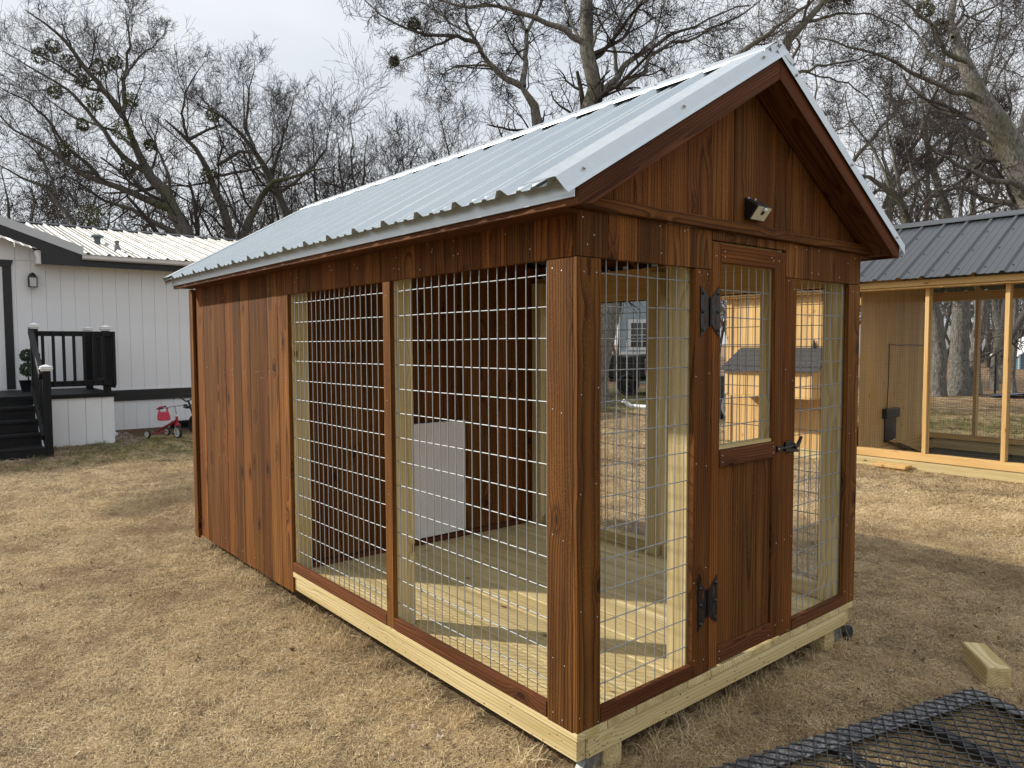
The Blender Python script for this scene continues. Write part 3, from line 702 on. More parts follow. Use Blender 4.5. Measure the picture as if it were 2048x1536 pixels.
# gutter
m = MB(); m.prism([(EY-.002, 2.585), (EY-.06, 2.585), (EY-.085, 2.605), (EY-.088, 2.655), (EY-.10, 2.665), (EY-.10, 2.668), (EY-.083, 2.662), (EY-.078, 2.61), (EY-.058, 2.592), (EY-.002, 2.592)], 'x', .695, 6.6)
m.prism([(EY-.002, 2.585), (EY-.06, 2.585), (EY-.085, 2.605), (EY-.09, 2.662), (EY-.002, 2.662)], 'x', .690, .6945); fix(m.build('gutter', GUT, H))
# main roof: ribbed sheets from the eave up to the ridge
RY, EZ = 16.3, 2.665; sl = (3.72-EZ)/(RY-(EY-.03)); ca = math.cos(math.atan(sl)); sa = math.sin(math.atan(sl)); SLN = (RY-(EY-.03))/ca
for i, a in enumerate([.70-.8877*k for k in range(1, 9)]+[.70+.8877*k for k in range(7)]):
    fix(roof_sheet('roof_sheet', rib_profile(a, a+.8877, .2959, 1.074, h=.036, w0=.085, w1=.03, minor=.009), (0, EY-.03, EZ), (0, ca, sa), (0, -sa, ca), (1, 0, 0), 0. if a > .6 else .42, SLN, HROOF, H))
hb('back_roof', (-7, RY, 2.7), (6.6, RY+4.4, 2.72), HROOF)
fix(MB().prism([(RY-.13, 3.72-.13*sl+.026), (RY-.12, 3.72-.12*sl+.034), (RY, 3.765), (RY+.13, 3.74), (RY+.13, 3.70), (RY, 3.72)], 'x', -7, 6.6).build('ridge_cap', CHARM, H))
fix(MB().prism([(RY+.02, 3.72), (RY+4.5, 2.72), (RY+4.5, 2.70), (RY, 3.69)], 'x', -7, 6.6).build('back_slope', HROOF, H))
# entry gable on the left: rake, flashing, small roof
pt = lambda x, y: at(x, y, 'y', EY)
def gp(x, z): return (x, z)
kk = .352
zt0 = 2.735+kk*(.70)             # top of black board at x=0
zr = lambda x, d: 2.71+kk*(.70-x)+d
poly = [(.70, zr(.70, -.045)), (-5.0, zr(-5, -.045)), (-5.0, zr(-5, -.205)), (.155, zr(.155, -.205)), (.155, 2.482), (.70, 2.482)]
fix(MB().prism(poly, 'y', EY-.022, EY-.002).build('rake_board', BLACKT, H))
fix(MB().prism([(.715, zr(.715, -.050)), (-5.0, zr(-5, -.050)), (-5.0, zr(-5, .085)), (.715, zr(.715, .085))], 'y', EY-.030, EY-.023).build('rake_flashing', FLASH, H))
fix(MB().prism([(.70, zr(.70, .05)), (-5.0, zr(-5, .05)), (-5.0, zr(-5, -.03)), (.70, zr(.70, -.03))], 'y', EY-.020, EY+.6).build('gable_roof', FLASH, H))
for k in range(11):
    a = g0+.1986*k; b_ = a+.1956
    if b_ > .083: b_ = .083
    if a > .06: break
    fix(poly_plank('gable_strip', [(a+.003, 2.557), (b_, 2.557), (b_, zr(b_, -.19)), (a+.003, zr(a, -.19))], HY-.006, HY+.010, SIDING, H))
# door on the left
hb('door_trim', (-.335, HY-.022, .55), (-.222, HY-.001, 2.44), BLACKT, bevel=.003)
fix(MB().prism([(-1.75, 2.441), (-.222, 2.441), (-.195, 2.545), (-1.78, 2.545)], 'y', HY-.024, HY-.001).build('door_trim', BLACKT, H))
hb('door_trim', (-1.70, HY-.022, .55), (-1.59, HY-.001, 2.44), BLACKT, bevel=.003)
DR = hb('door', (-1.588, HY-.006, .56), (-.337, HY-.0005, 2.438), WHITEPT)
for a in (-.395, -.375, -.50): hb('door_moulding', (a, HY-.012, .62), (a+.008, HY-.0062, 2.40), WHITEPT, H)
# roof vents
V_ = at(1990/10.24, 420+560/10.24, 'y', 13.5)
m = MB(); m.rev([(.052, -.25), (.052, .0), (.075, .02), (.105, .03), (.105, .05), (.06, .075), (.0, .08)], (V_[0], 13.5, 3.155), n=20); fix(m.build('roof_vent', plain('vent_grey', (.10, .13, .13), .5), H, smooth=True))
m = MB(); m.rev([(.085, -.02), (.06, .03), (.045, .09), (.03, .10), (.03, .15), (.038, .155), (.038, .185), (.0, .19)], (1.365, 12.6, 2.845), n=18); fix(m.build('pipe_boot', plain('boot_grey', (.16, .16, .16), .55), H, smooth=True))
# wall lantern
LN = empty('wall_lantern', (.045, HY-.02, 2.24), 'small black coach lantern with frosted glass on the white house wall', 'lantern')
m = MB().rev([(.004, .075), (.02, .07), (.045, .035), (.062, .012), (.062, .0), (.0, 0)], (0, -.07, .05), n=16); m.box((-.014, -.07, .06), (.014, 0, .085)); m.box((-.04, -.006, -.05), (.04, 0, .11)); m.build('hood', BLACK, LN, smooth=True)
m = MB(); 
for a, b_ in ((-1, -1), (1, -1), (1, 1), (-1, 1)): m.bar((a*.055, -.07+b_*.055, .05), (a*.05, -.07+b_*.05, -.095), .008, .008)
m.box((-.06, -.13, -.103), (.06, -.01, -.094)); m.build('cage', BLACK, LN); MB().box((-.045, -.115, -.093), (.045, -.025, .045)).build('glass', FROST, LN)

# ================================================================== ENTRY PORCH
PF = 10.35
PR = empty('entry_porch', (.4, PF, G0), 'raised entry porch with white boarded skirt, black railing and black wooden steps', 'porch')
def pf(o): o.matrix_parent_inverse = Matrix.Translation(-Vector(PR.location)); return o
def pb(name, lo, hi, mat=BLACKW, par=None, bevel=.002, g=None):
    if g: return pf(plank(name, lo, hi, g, mat, PR, bevel=bevel))
    return pf(MB().box(lo, hi).build(name, mat, PR, bevel=bevel))
xs = [.0, .205, .423, .628, .79]
for a, b_ in zip(xs, xs[1:]): pb('skirt_strip', (a+.003 if a else -.01, PF-.002, G0-.03), (b_-.001, PF+.012, .50), SIDING, g='z')
for k in range(8): pb('skirt_strip', (.778, PF+.014+.2*k, G0-.03), (.79, PF+.211+.2*k, .50), SIDING, g='z')
pb('skirt_core', (-1.9, PF+.014, G0-.02), (.776, HY-.03, .495), WHITEPT)
for k in range(13): pb('deck_board', (-1.9, PF-.03+.137*k, .503), (.815, PF+.104+.137*k, .535), BLACKW, g='x')
pb('rim_trim', (-1.9, PF-.028, .478), (.80, PF-.004, .502), BLACKW, g='x')
# steps descending to the lawn
for i, (zt, y0) in enumerate(((.405, PF-.27), (.248, PF-.52), (.09, PF-.77), (-.068, PF-1.02))):
    pb('tread', (-1.9, y0-.02, zt-.035), (-.205, y0+.265, zt), BLACKW, g='x')
    pb('riser', (-1.9, y0+.004, zt-.157), (-.205, y0+.02, zt-.036), BLACKW, g='x')
pb('riser', (-1.9, PF-.024, .41), (-.205, PF-.008, .477), BLACKW, g='x')
pb('base_board', (-1.9, PF-1.045, G0-.02), (-.12, PF-1.015, -.105), BLACKW, g='x'); pb('base_board', (-.15, PF-1.014, G0-.02), (-.122, PF-.75, -.105), BLACKW, g='y')
pf(MB().prism([(PF-1.0, -.10), (PF-.03, .50), (PF-.03, .30), (PF-.8, G0)], 'x', -.204, -.17).build('stringer', BLACKW, PR))
pf(MB().prism([(PF-.95, -.09), (PF-.10, .42), (PF-.10, .36), (PF-.95, -.17)], 'x', -.216, -.206).build('stair_liner', WHITEPT, PR))
def post(x, y, z0, z1, capz=True):
    pb('railing_post', (x-.045, y-.045, z0), (x+.045, y+.045, z1), BLACKW, g='z')
    if capz:
        m = MB(); m.box((x-.055, y-.055, z1+.0), (x+.055, y+.055, z1+.022)); m.box((x-.07, y-.07, z1+.023), (x+.07, y+.07, z1+.042)); m.box((x-.062, y-.062, z1+.043), (x+.062, y+.062, z1+.055))
        m.add([(x-.07, y-.07, z1+.056), (x+.07, y-.07, z1+.056), (x+.07, y+.07, z1+.056), (x-.07, y+.07, z1+.056), (x, y, z1+.085)], [(3, 2, 1, 0), (0, 1, 4), (1, 2, 4), (2, 3, 4), (3, 0, 4)])
        pf(m.build('post_cap', WHITEPT, PR, bevel=.001))
post(-.165, PF-.97, -.104, .90); post(-.16, PF+.05, .53, 1.455); post(.72, PF+.06, .50, 1.435); post(.70, 11.6, .53, 1.44)
# front rails and balusters
pb('hand_rail', (-.12, PF-.02, 1.355), (.83, PF+.015, 1.425), g='x'); pb('lower_rail', (-.12, PF-.02, .645), (.83, PF+.015, .725), g='x')
for x in (-.072, .053, .176, .301, .426, .548, .672, .806):
    pf(MB().prism([(x-.018, .655), (x+.018, .655), (x+.018, 1.425), (x-.018, 1.425)], 'y', PF-.058, PF-.0205).build('baluster', BLACKW, PR, bevel=.004))
pb('hand_rail', (.755, PF+.02, 1.355), (.80, HY-.03, 1.425), g='y'); pb('lower_rail', (.755, PF+.02, .645), (.80, HY-.03, .725), g='y')
for k in range(13):
    y = PF+.06+k*.125; pf(MB().box((.80, y, .60), (.838, y+.036, 1.40)).build('baluster', BLACKW, PR, bevel=.004))
# sloping stair rail
a0, a1 = np.array((-.215, PF-.98, .83)), np.array((-.20, PF+.03, 1.43))
pf(MB().bar(a0, a1, .06, .085).build('hand_rail', BLACKW, PR, bevel=.003)); b0, b1 = a0-(0, 0, .78), a1-(0, 0, .78)
pf(MB().bar(b0, b1, .05, .07).build('lower_rail', BLACKW, PR, bevel=.003))
for k in range(7):
    t = (k+.6)/7.4; p = a0+(a1-a0)*t; pf(MB().box((p[0]+.01, p[1]-.018, p[2]-.78), (p[0]+.045, p[1]+.018, p[2])).build('baluster', BLACKW, PR))
# white downspout elbow beside the porch
m = MB(); m.tube([(.93, 11.3, -.20), (.93, 11.3, -.09), (.90, 11.35, -.05)], .055, 12); m.box((.86, 11.2, -.2), (1.0, 11.4, -.15))
tag(m.build('downspout_boot', WHITEPT, None, smooth=True), 'short white downspout boot on the gravel beside the porch skirt', 'downspout')
# topiary on the porch
TP = empty('topiary_plant', (-.11, 11.6, .535), 'two ball green topiary standing behind the black porch railing', 'potted plant')
m = MB().rev([(0, .0), (.09, 0), (.12, .16), (.13, .17), (.10, .17), (0, .16)], (0, 0, 0)); m.build('pot', BLACK, TP, smooth=True)
MB().tube([(0, 0, .1), (.005, 0, .5)], .012, 6).build('stem', BARK, TP)
def leaf_cloud(cs, n, size, seed, mat, name, par, sq=1.):
    r_ = np.random.default_rng(seed); C = np.concatenate([np.array(c)+(lambda d: d/np.linalg.norm(d, axis=1)[:, None]*R_*r_.uniform(.5, 1, (len(d), 1))**.5*np.array((1, 1, sq)))(r_.normal(size=(max(1, int(n*w_)), 3))) for c, R_, w_ in cs])
    k = len(C); a = r_.normal(size=(k, 3)); a /= np.linalg.norm(a, axis=1)[:, None]; b = np.cross(a, r_.normal(size=(k, 3))); b /= np.linalg.norm(b, axis=1)[:, None]
    s_ = size*r_.uniform(.6, 1.3, (k, 1)); V = np.stack([C-a*s_, C-b*s_*.4, C+a*s_, C+b*s_*.4], 1).reshape(-1, 3)
    return raw_mesh(name, V, np.arange(4*k).reshape(-1, 4), mat, par)
leaf_cloud([((0, 0, .33), .11, 1.), ((0, 0, .54), .10, .9)], 700, .022, 3, GREEN, 'foliage', TP)

# ================================================================== TRICYCLE
TR = empty('red_tricycle', (1.5, 10.4, G0), 'childs red tricycle with chrome handlebar and white wheels by the house', 'tricycle')
def tf(o): o.matrix_parent_inverse = Matrix.Translation(-Vector(TR.location)); return o
def wheel(c, r, wd, ax, par, fixf, spokes=6, rimmat=None):
    ax = np.array(ax, float); ax /= np.linalg.norm(ax)
    t = fixf(MB().rev([(r*.74, -wd*.5), (r*.9, -wd*.55), (r, -wd*.3), (r, wd*.3), (r*.9, wd*.55), (r*.74, wd*.5)], c, ax, 28).build('wheel', RUBBER, par, smooth=True))
    rim = MB().rev([(0, -wd*.3), (r*.2, -wd*.5), (r*.25, -wd*.2), (r*.6, -wd*.18), (r*.745, -wd*.5), (r*.745, wd*.5), (r*.6, wd*.18), (r*.25, wd*.2), (r*.2, wd*.5), (0, wd*.3)], c, ax, 28).build('rim', rimmat or WHITER, t, smooth=True)
    return t
FW, LW, RW = np.array((1.615, 10.2, -.100)), np.array((1.262, 10.5, -.130)), np.array((1.60, 10.72, -.135))
wheel(FW, .10, .035, (1, .30, 0), TR, tf); wheel(LW, .065, .032, (.95, .45, 0), TR, tf); wheel(RW, .065, .032, (.95, .45, 0), TR, tf)
tf(MB().tube([LW, RW], .009, 8).build('rear_axle', RED, TR))
tf(MB().tube([(1.44, 10.62, -.11), (1.50, 10.48, -.04), (1.60, 10.28, .055), (1.620, 10.24, .085)], [.016, .018, .02, .02], 10).build('frame', RED, TR, smooth=True))
tf(MB().tube([(1.622, 10.235, .03), (1.616, 10.235, .145)], .020, 12).build('head_tube', RED, TR, smooth=True))
tf(MB().tube([(1.616, 10.235, .14), (1.615, 10.235, .165)], .022, 12).build('collar', WHITEPT, TR, smooth=True))
tf(MB().prism([(1.575, -.005), (1.665, -.005), (1.645, .035), (1.60, .035)], 'y', 10.17, 10.26).build('mudguard', RED, TR, bevel=.008))
tf(MB().tube([(1.585, 10.21, .0), (1.585, 10.2, -.1)], .007, 6).tube([(1.648, 10.215, .0), (1.648, 10.2, -.1)], .007, 6).build('fork', CHROME, TR))
tf(MB().tube([(1.616, 10.235, .165), (1.60, 10.25, .285), (1.59, 10.26, .292)], .0095, 8).build('stem', CHROME, TR, smooth=True))
tf(MB().tube([(1.39, 10.36, .258), (1.46, 10.31, .272), (1.59, 10.26, .295), (1.70, 10.22, .303), (1.77, 10.24, .305)], .0085, 8).build('handlebar', CHROME, TR, smooth=True))
tf(MB().tube([(1.385, 10.362, .257), (1.452, 10.315, .270)], .013, 8).build('grip', BLACK, TR)); tf(MB().tube([(1.715, 10.222, .304), (1.775, 10.242, .305)], .013, 8).build('grip', BLACK, TR))
tf(MB().rev([(.0, .03), (.014, .028), (.016, .012), (.007, .01), (.007, 0)], (1.475, 10.31, .277), n=10).build('bell', BLACK, TR, smooth=True))
# seat shell with a hand hole in the back rest
m = MB(); rows = []
for i in range(9):
    v = i/8
    if v < .5: w_ = .075+.02*v; y = 10.38+.14*v*2*.8; z = .055+.01*v+(.5-v)*.02; 
    else: w_ = .095-.075*((v-.5)*2)**2.2*.6; y = 10.49+.05*(v-.5)*2; z = .06+(v-.5)*2*.185
    rows.append([( -w_*math.cos(u), .0-.015*math.sin(u)*(1 if v >= .5 else 0), z+.03*(1-math.sin(u))*(.8 if v < .5 else .1)) for u in np.linspace(0, math.pi, 9)]); rows[-1] = [(1.50+p[0], y+p[1], p[2]) for p in rows[-1]]
vs = [p for r_ in rows for p in r_]; fs = []
for i in range(8):
    for j in range(8):
        if i == 7 and 2 <= j <= 5: continue
        fs.append((i*9+j, i*9+j+1, (i+1)*9+j+1, (i+1)*9+j))
o = m.add(vs, fs).build('seat', REDP, TR, smooth=True); tf(o); md = o.modifiers.new('s', 'SOLIDIFY'); md.thickness = .008; md = o.modifiers.new('b', 'SUBSURF'); md.levels = 1; md.render_levels = 1
tf(MB().tube([(1.41, 10.54, .235), (1.455, 10.545, .268), (1.50, 10.545, .272), (1.545, 10.545, .262), (1.575, 10.54, .23)], .012, 8).build('seat_back_rim', REDP, TR, smooth=True))
for s_ in (-1, 1): tf(MB().box((1.615+s_*.06-.02, 10.18, -.108+s_*.02), (1.615+s_*.06+.02, 10.22, -.092+s_*.02)).build('pedal', BLACK, TR, bevel=.003))

# ================================================================== BICYCLE (half behind the kennel)
BK = empty('kids_bicycle', (2.1, 10.9, G0), 'black childrens bicycle leaning beside the red tricycle behind the kennel corner', 'bicycle')
def bf(o): o.matrix_parent_inverse = Matrix.Translation(-Vector(BK.location)); return o
wheel((2.00, 10.72, -.055), .145, .04, (1, .2, 0), BK, bf, rimmat=BLACK); wheel((2.35, 11.25, -.055), .145, .04, (1, -.5, 0), BK, bf, rimmat=BLACK)
bf(MB().tube([(2.02, 10.75, -.05), (2.0, 10.76, .12), (1.955, 10.78, .30), (1.93, 10.78, .335)], [.012, .014, .016, .014], 8).build('fork', BLACK, BK, smooth=True))
bf(MB().tube([(1.70, 10.72, .375), (1.76, 10.72, .395), (1.84, 10.74, .375), (1.90, 10.77, .325), (1.96, 10.79, .325), (2.02, 10.81, .37), (2.045, 10.84, .425), (2.00, 10.9, .43), (1.86, 10.98, .40)], .011, 8).build('handlebar', BLACK, BK, smooth=True))
bf(MB().tube([(1.97, 10.78, .22), (2.12, 10.98, .06), (2.2, 11.06, -.02)], .017, 8).tube([(1.965, 10.78, .26), (2.2, 11.1, .22)], .014, 8).tube([(2.2, 11.06, -.02), (2.2, 11.1, .28)], .014, 8).tube([(2.2, 11.06, -.02), (2.35, 11.25, -.055)], .01, 8).build('frame', BLACK, BK, smooth=True))
bf(MB().box((1.93, 10.86, .195), (2.02, 11.02, .235)).build('front_basket_pad', BLACK, BK, bevel=.012)); bf(MB().box((2.13, 11.0, .27), (2.26, 11.25, .31)).build('saddle', BLACK, BK, bevel=.015))
m = MB(); m.box((1.9, 11.65, -.19), (2.9, 11.72, -.11)); m.box((1.9, 11.55, -.11), (2.9, 11.62, -.06)); tag(m.build('garden_edging', BLACKW, None, bevel=.004), 'dark timber edging behind the tricycle along the house', 'edging')

# ================================================================== RIGHT-HAND COOP WITH RUN
CX = 6.98
CO = empty('chicken_coop', (CX, 1.0, G0), 'long new pine chicken coop with mesh run and dark grey metal roof', 'chicken coop')
def cf(o): o.matrix_parent_inverse = Matrix.Translation(-Vector(CO.location)); return o
def cp(name, lo, hi, g, mat=PINE, bevel=.002): return cf(plank(name, lo, hi, g, mat, CO, bevel=bevel))
Y0, Y1, BX = -2.6, 4.14, 8.92
cp('skid_beam', (CX-.01, Y0, G0+.002), (CX+.028, Y1, -.092), 'y', PTP); cp('skid_beam', (BX-.04, Y0, G0+.002), (BX, Y1, -.04), 'y', PTP)
cp('sill_plate', (CX-.02, Y0, -.088), (CX+.069, 2.385, -.002), 'y'); cp('sill_plate', (BX-.09, Y0, -.038), (BX, Y1, .03), 'y')
cp('cross_beam', (CX+.03, 2.332, G0), (BX-.045, 2.369, -.06), 'x')
for y in (1.645, .895, .145, -.605, -1.355, -2.105):
    cp('stud', (CX-.012, y-.02, -.0015), (CX+.026, y+.020, 1.80), 'z'); cp('stud', (CX+.036, y-.02, -.0015), (CX+.087, y+.020, 1.80), 'z')
for y in (1.78, .98, .18, -.62, -1.42):
    cp('stud', (BX-.09, y-.04, .031), (BX-.002, y, 1.74), 'z')
cp('top_plate', (CX, Y0, 1.80), (CX+.087, Y1, 1.838), 'y'); cp('top_plate', (BX-.09, Y0, 1.745), (BX, Y1, 1.86), 'y')
cp('fascia_board', (CX-.118, Y0-.1, 1.822), (CX-.10, Y1+.1, 1.885), 'y'); cp('soffit_board', (CX-.0995, Y0-.1, 1.800), (CX-.003, Y1+.1, 1.818), 'y')
# partition across the run
x = CX+.05
while x < BX-.1:
    cp('partition_board', (x+.0008, 2.372, -.06), (min(x+.147, BX-.095), 2.385, 2.02), 'z'); x += .148
# henhouse side boards
y = 2.39
while y < 4.05:
    y2 = min(y+.152, 4.06); cp('siding_board', (CX-.004, y+.0008, -.09), (CX+.012, y2-.0008, 1.80), 'z'); y = y2
cp('corner_trim', (CX-.024, 4.062, -.09), (CX-.0, 4.14, 1.80), 'z'); cp('siding_board', (CX+.02, 4.125, -.09), (BX, 4.139, 1.9), 'z')
# roof
ESL = .56; cz2 = 1.90; cc, ss = math.cos(math.atan(ESL)), math.sin(math.atan(ESL)); SL2 = 1.36/cc
for i, a in enumerate(np.arange(-2.81, 4.3, .9808)):
    cf(roof_sheet('roof_sheet', rib_profile(a, min(a+.9808, 4.3), .2452, 2.123-.2452*10, h=.022, w0=.062, w1=.024, minor=.004), (CX-.20, 0, cz2), (cc, 0, ss), (-ss, 0, cc), (0, 1, 0), 0, SL2, CHARM, CO))
    cf(roof_sheet('roof_sheet', rib_profile(a, min(a+.9808, 4.3), .2452, 2.123-.2452*10, h=.022, w0=.062, w1=.024, minor=.004), (CX-.20+2.72, 0, cz2), (-cc, 0, ss), (ss, 0, cc), (0, 1, 0), 0, SL2, CHARM, CO))
rx = CX-.20+1.36; rz2 = cz2+1.36*ESL
cf(MB().prism([(rx-.11, rz2-.11*ESL+.03), (rx-.105, rz2-.1*ESL+.038), (rx, rz2+.04), (rx+.11, rz2-.1*ESL+.038), (rx+.11, rz2-.1*ESL+.03), (rx, rz2+.03)], 'y', -2.9, 4.32).build('ridge_cap', CHARM, CO))
m = MB()
for k in range(26):
    y = 2.123-.2452*12+.2452*k-.055
    for s_ in (.16, .62, 1.1): m.rev([(.0, .008), (.007, .006), (.010, .0)], (CX-.20+cc*s_-ss*.001, y, cz2+ss*s_+cc*.001), (-ss, 0, cc), 6)
cf(m.build('roof_screws', BLACK, CO, kind='stuff'))
for y in np.arange(-2.4, 4.2, .61):
    cf(MB().prism([(CX-.1, 1.845), (rx, rz2-.04), (rx, rz2-.12), (CX+.02, 1.84)], 'y', y, y+.038).build('rafter', PINE, CO))
    cf(MB().prism([(2*rx-CX+.1, 1.845), (rx, rz2-.04), (rx, rz2-.12), (2*rx-CX-.02, 1.84)], 'y', y, y+.038).build('rafter', PINE, CO))
# hardware cloth
def cloth(x, y0, y1, z0, z1, name, p=.0255, r=.0008):
    m = MB(); y = y0
    while y < y1: m.tube([(x, y, z0), (x, y, z1)], r, 3, cap=False); y += p
    z = z0
    while z < z1: m.tube([(x+r*1.5, y0, z), (x+r*1.5, y1, z)], r, 3, cap=False); z += p
    cf(m.build(name, WIRED, CO))
cloth(CX+.030, -.62, 2.37, -.01, 1.80, 'hardware_cloth'); cloth(BX-.093, -.62, 2.37, .02, 1.75, 'hardware_cloth')
# run floor litter, ramp, automatic pop door
cf(MB().box((CX+.03, Y0, G0-.02), (BX-.05, 2.24, G0+.03)).build('run_litter', plain('run_litter', (.07, .06, .035), .95, 0, 30, .3, 1., 60), CO))
pdx, = (7.68,)
qa, qb = at(1770, 835, 'y', 2.36), at(1791, 880, 'y', 2.36); qc, qd = at(1771, 818, 'y', 2.33), at(1797, 833, 'y', 2.33); q0 = at(1774, 818, 'y', 2.36); q1 = at(1779, 688, 'y', 2.36); q2 = at(1848, 689, 'y', 2.36)
PD = cf(MB().box((qa[0], 2.355, qb[2]), (qb[0], 2.370, qa[2])).build('pop_door', BLACK, CO)); cf(MB().box((qc[0], 2.31, qd[2]), (qd[0], 2.37, qc[2])).build('door_motor', BLACK, CO, bevel=.004))
cf(MB().tube([q0, (q0+q1)/2+(.012, 0, 0), q1, q1*.7+q2*.3-(0, 0, .015), q1*.4+q2*.6-(0, 0, .004), q2-(0, 0, .012), q2+(.3, 0, .04)], .006, 5).build('cable', BLACK, CO))
ra, rb = at(1783, 882, 'y', 2.33), at(1825, 900, 'z', G0+.05); cf(MB().bar(ra, rb, .24, .02).build('ramp_board', PINE, CO))
for k in range(7):
    p = ra+(rb-ra)*(k+.5)/7+(0, 0, .018); cf(MB().bar(p-(.125, .03, 0), p+(.125, .03, 0), .025, .016).build('ramp_cleat', PINE, CO, bevel=.003))
# nest box with shingled roof
NX = 6.53; nz = lambda x: 1.158+(x-CX)*.555
y = 2.70
while y < 3.86:
    y2 = min(y+.15, 3.86); cp('nest_box_board', (NX, y+.0008, .57), (NX+.013, y2-.0008, .878), 'z'); y = y2
for yy in (2.70, 3.847):
    cf(poly_plank('nest_box_side', [(NX+.014, .57), (CX-.005, .57), (CX-.005, 1.13), (NX+.014, .885)], yy, yy+.013, PINE, CO, axis='y'))
cp('nest_box_floor', (NX, 2.70, .552), (CX-.005, 3.86, .568), 'y'); cp('nest_box_trim', (NX-.015, 2.69, .84), (NX-.001, 3.87, .885), 'y'); cp('nest_box_trim', (NX-.013, 2.69, .57), (NX-.001, 2.74, .839), 'z'); cp('nest_box_trim', (NX-.013, 3.82, .57), (NX-.001, 3.87, .839), 'z')
for k in range(5):      # courses of shingle
    a = NX-.06+k*.105; b_ = min(a+.135, CX-.006)
    cf(MB().add([(a, 2.61, nz(a)+.012), (b_, 2.61, nz(b_)+.004), (b_, 3.92, nz(b_)+.004), (a, 3.92, nz(a)+.012), (a, 2.61, nz(a)), (b_, 2.61, nz(b_)-.006), (b_, 3.92, nz(b_)-.006), (a, 3.92, nz(a))], [(0, 1, 2, 3), (7, 6, 5, 4), (0, 4, 5, 1), (1, 5, 6, 2), (2, 6, 7, 3), (3, 7, 4, 0)]).build('shingle_course', SHING, CO))
cf(MB().add([(CX-.02, 2.88, 1.17), (CX-.02, 2.94, 1.17), (CX-.02, 2.91, 1.27), (CX-.05, 2.91, 1.15)], [(0, 1, 2), (0, 3, 1), (1, 3, 2), (2, 3, 0)]).build('strap_hinge', BLACK, CO))
cf(MB().add([(CX-.04, 3.28, nz(CX-.3)+.02), (CX-.30, 3.33, nz(CX-.3)+.02), (CX-.26, 3.26, nz(CX-.3)+.025)], [(0, 1, 2)]).build('paper_scrap', WHITEPT, CO))
# blocks carrying the run
def chock(loc, label, w=.36):
    e_ = empty('support_block', (loc[0], loc[1], G0), label, 'wood block'); MB().box((-.09, -w/2, .030), (.09, w/2, .062)).build('upper_board', PINE, e_, bevel=.004); MB().box((-.06, -w/2+.03, -.01), (.06, w/2-.08, .0295)).build('lower_board', PINE, e_, bevel=.004)
chock((CX-.12, 1.93), 'stacked pine boards wedged under the front skid of the mesh run')

# ================================================================== EXPANDED STEEL RAMP (lower right)
GR = empty('steel_ramp_gate', (1.0, -.7, G0), 'black expanded steel ramp gate lying on the grass beside the kennel', 'ramp')
O0 = np.array((1.655, -.560, G0+.045)); e1 = np.array((-.965, .262, 0)); e1 /= np.linalg.norm(e1); e2 = np.array((-.262, -.965, 0)); e2 /= np.linalg.norm(e2); e3 = np.array((0, 0, 1.))
def gf(o): o.matrix_parent_inverse = Matrix.Translation(-Vector(GR.location)); return o
LX, LY = 1.9, 1.15
def gbox(name, a0, a1, b0, b1, z0, z1, mat): 
    c = O0+e1*(a0+a1)/2+e2*(b0+b1)/2+e3*(z0+z1)/2; gf(MB().obox(c, e1*(a1-a0)/2, e2*(b1-b0)/2, e3*(z1-z0)/2).build(name, mat, GR, bevel=.002))
gbox('edge_angle', 0, LX, .0, .075, -.012, -.007, GRATE); gbox('edge_angle', 0, LX, .0, .005, -.045, -.012, DKSTEEL)
gbox('edge_angle', 0, .05, .076, LY, -.012, -.007, GRATE); gbox('edge_angle', 0, .005, .056, LY, -.045, -.012, DKSTEEL)
for a in (.38, .80, 1.22, 1.62): gbox('cross_bar', a, a+.045, .056, LY, -.040, -.009, DKSTEEL)
gbox('middle_bar', .051, LX, .50, .54, -.040, -.013, DKSTEEL)
m = MB(); sw, lw = .0275, .0285; V=[]; F=[]
ns = int(LY/ (sw)); nl = int(LX/lw)
for j in range(ns):
    c0 = j*sw+.012
    pts = [O0+e1*(k*lw)+e2*(c0+(.5 if (k+j) % 2 else -.5)*sw)+e3*(.002 if k % 2 else -.002) for k in range(nl+1)]
    hw = e2*.0026; hh_ = e3*.0028; b = len(V)
    for p in pts: V += [p-hw-hh_, p+hw-hh_, p+hw+hh_, p-hw+hh_]
    for k in range(nl):
        q = b+4*k
        for i in range(4): F.append((q+i, q+(i+1) % 4, q+4+(i+1) % 4, q+4+i))
gf(raw_mesh('expanded_mesh', V, F, DKSTEEL, GR))
gf(raw_mesh('edge_weld_beads', *(lambda P_: (np.concatenate([P_+d for d in (np.array((-.004, -.004, -.001)), np.array((.004, -.004, .003)), np.array((.004, .004, .001)), np.array((-.004, .004, .003)))], 1).reshape(-1, 3), np.arange(4*len(P_)).reshape(-1, 4)))(np.array([O0+e1*rg.uniform(0, LX)+e2*rg.uniform(.0, .075)+e3*-.005 for _ in range(900)])), GRATE, GR, kind='stuff'))
# ================================================================== TREES
def norm(v): return v/(np.linalg.norm(v, axis=-1, keepdims=True)+1e-9)
def tubes(P, Rr, sides):
    """P (N,K,3) centre lines, Rr (N,K) radii -> verts, quads"""
    n, k, _ = P.shape; T_ = norm(np.gradient(P, axis=1)); ref = np.where(np.abs(T_[..., 2:3]) < .85, np.array((0, 0, 1.)), np.array((1., 0, 0)))
    ref = np.repeat(ref[:, :1], k, 1); A = norm(np.cross(T_, ref)); B = np.cross(T_, A); th = np.arange(sides)*2*np.pi/sides
    V = P[:, :, None]+Rr[:, :, None, None]*(np.cos(th)[None, None, :, None]*A[:, :, None]+np.sin(th)[None, None, :, None]*B[:, :, None])
    idx = np.arange(n*k*sides).reshape(n, k, sides); a = idx[:, :-1]; b = idx[:, 1:]
    F = np.stack([a, np.roll(a, -1, 2), np.roll(b, -1, 2), b], -1).reshape(-1, 4); return V.reshape(-1, 3), F
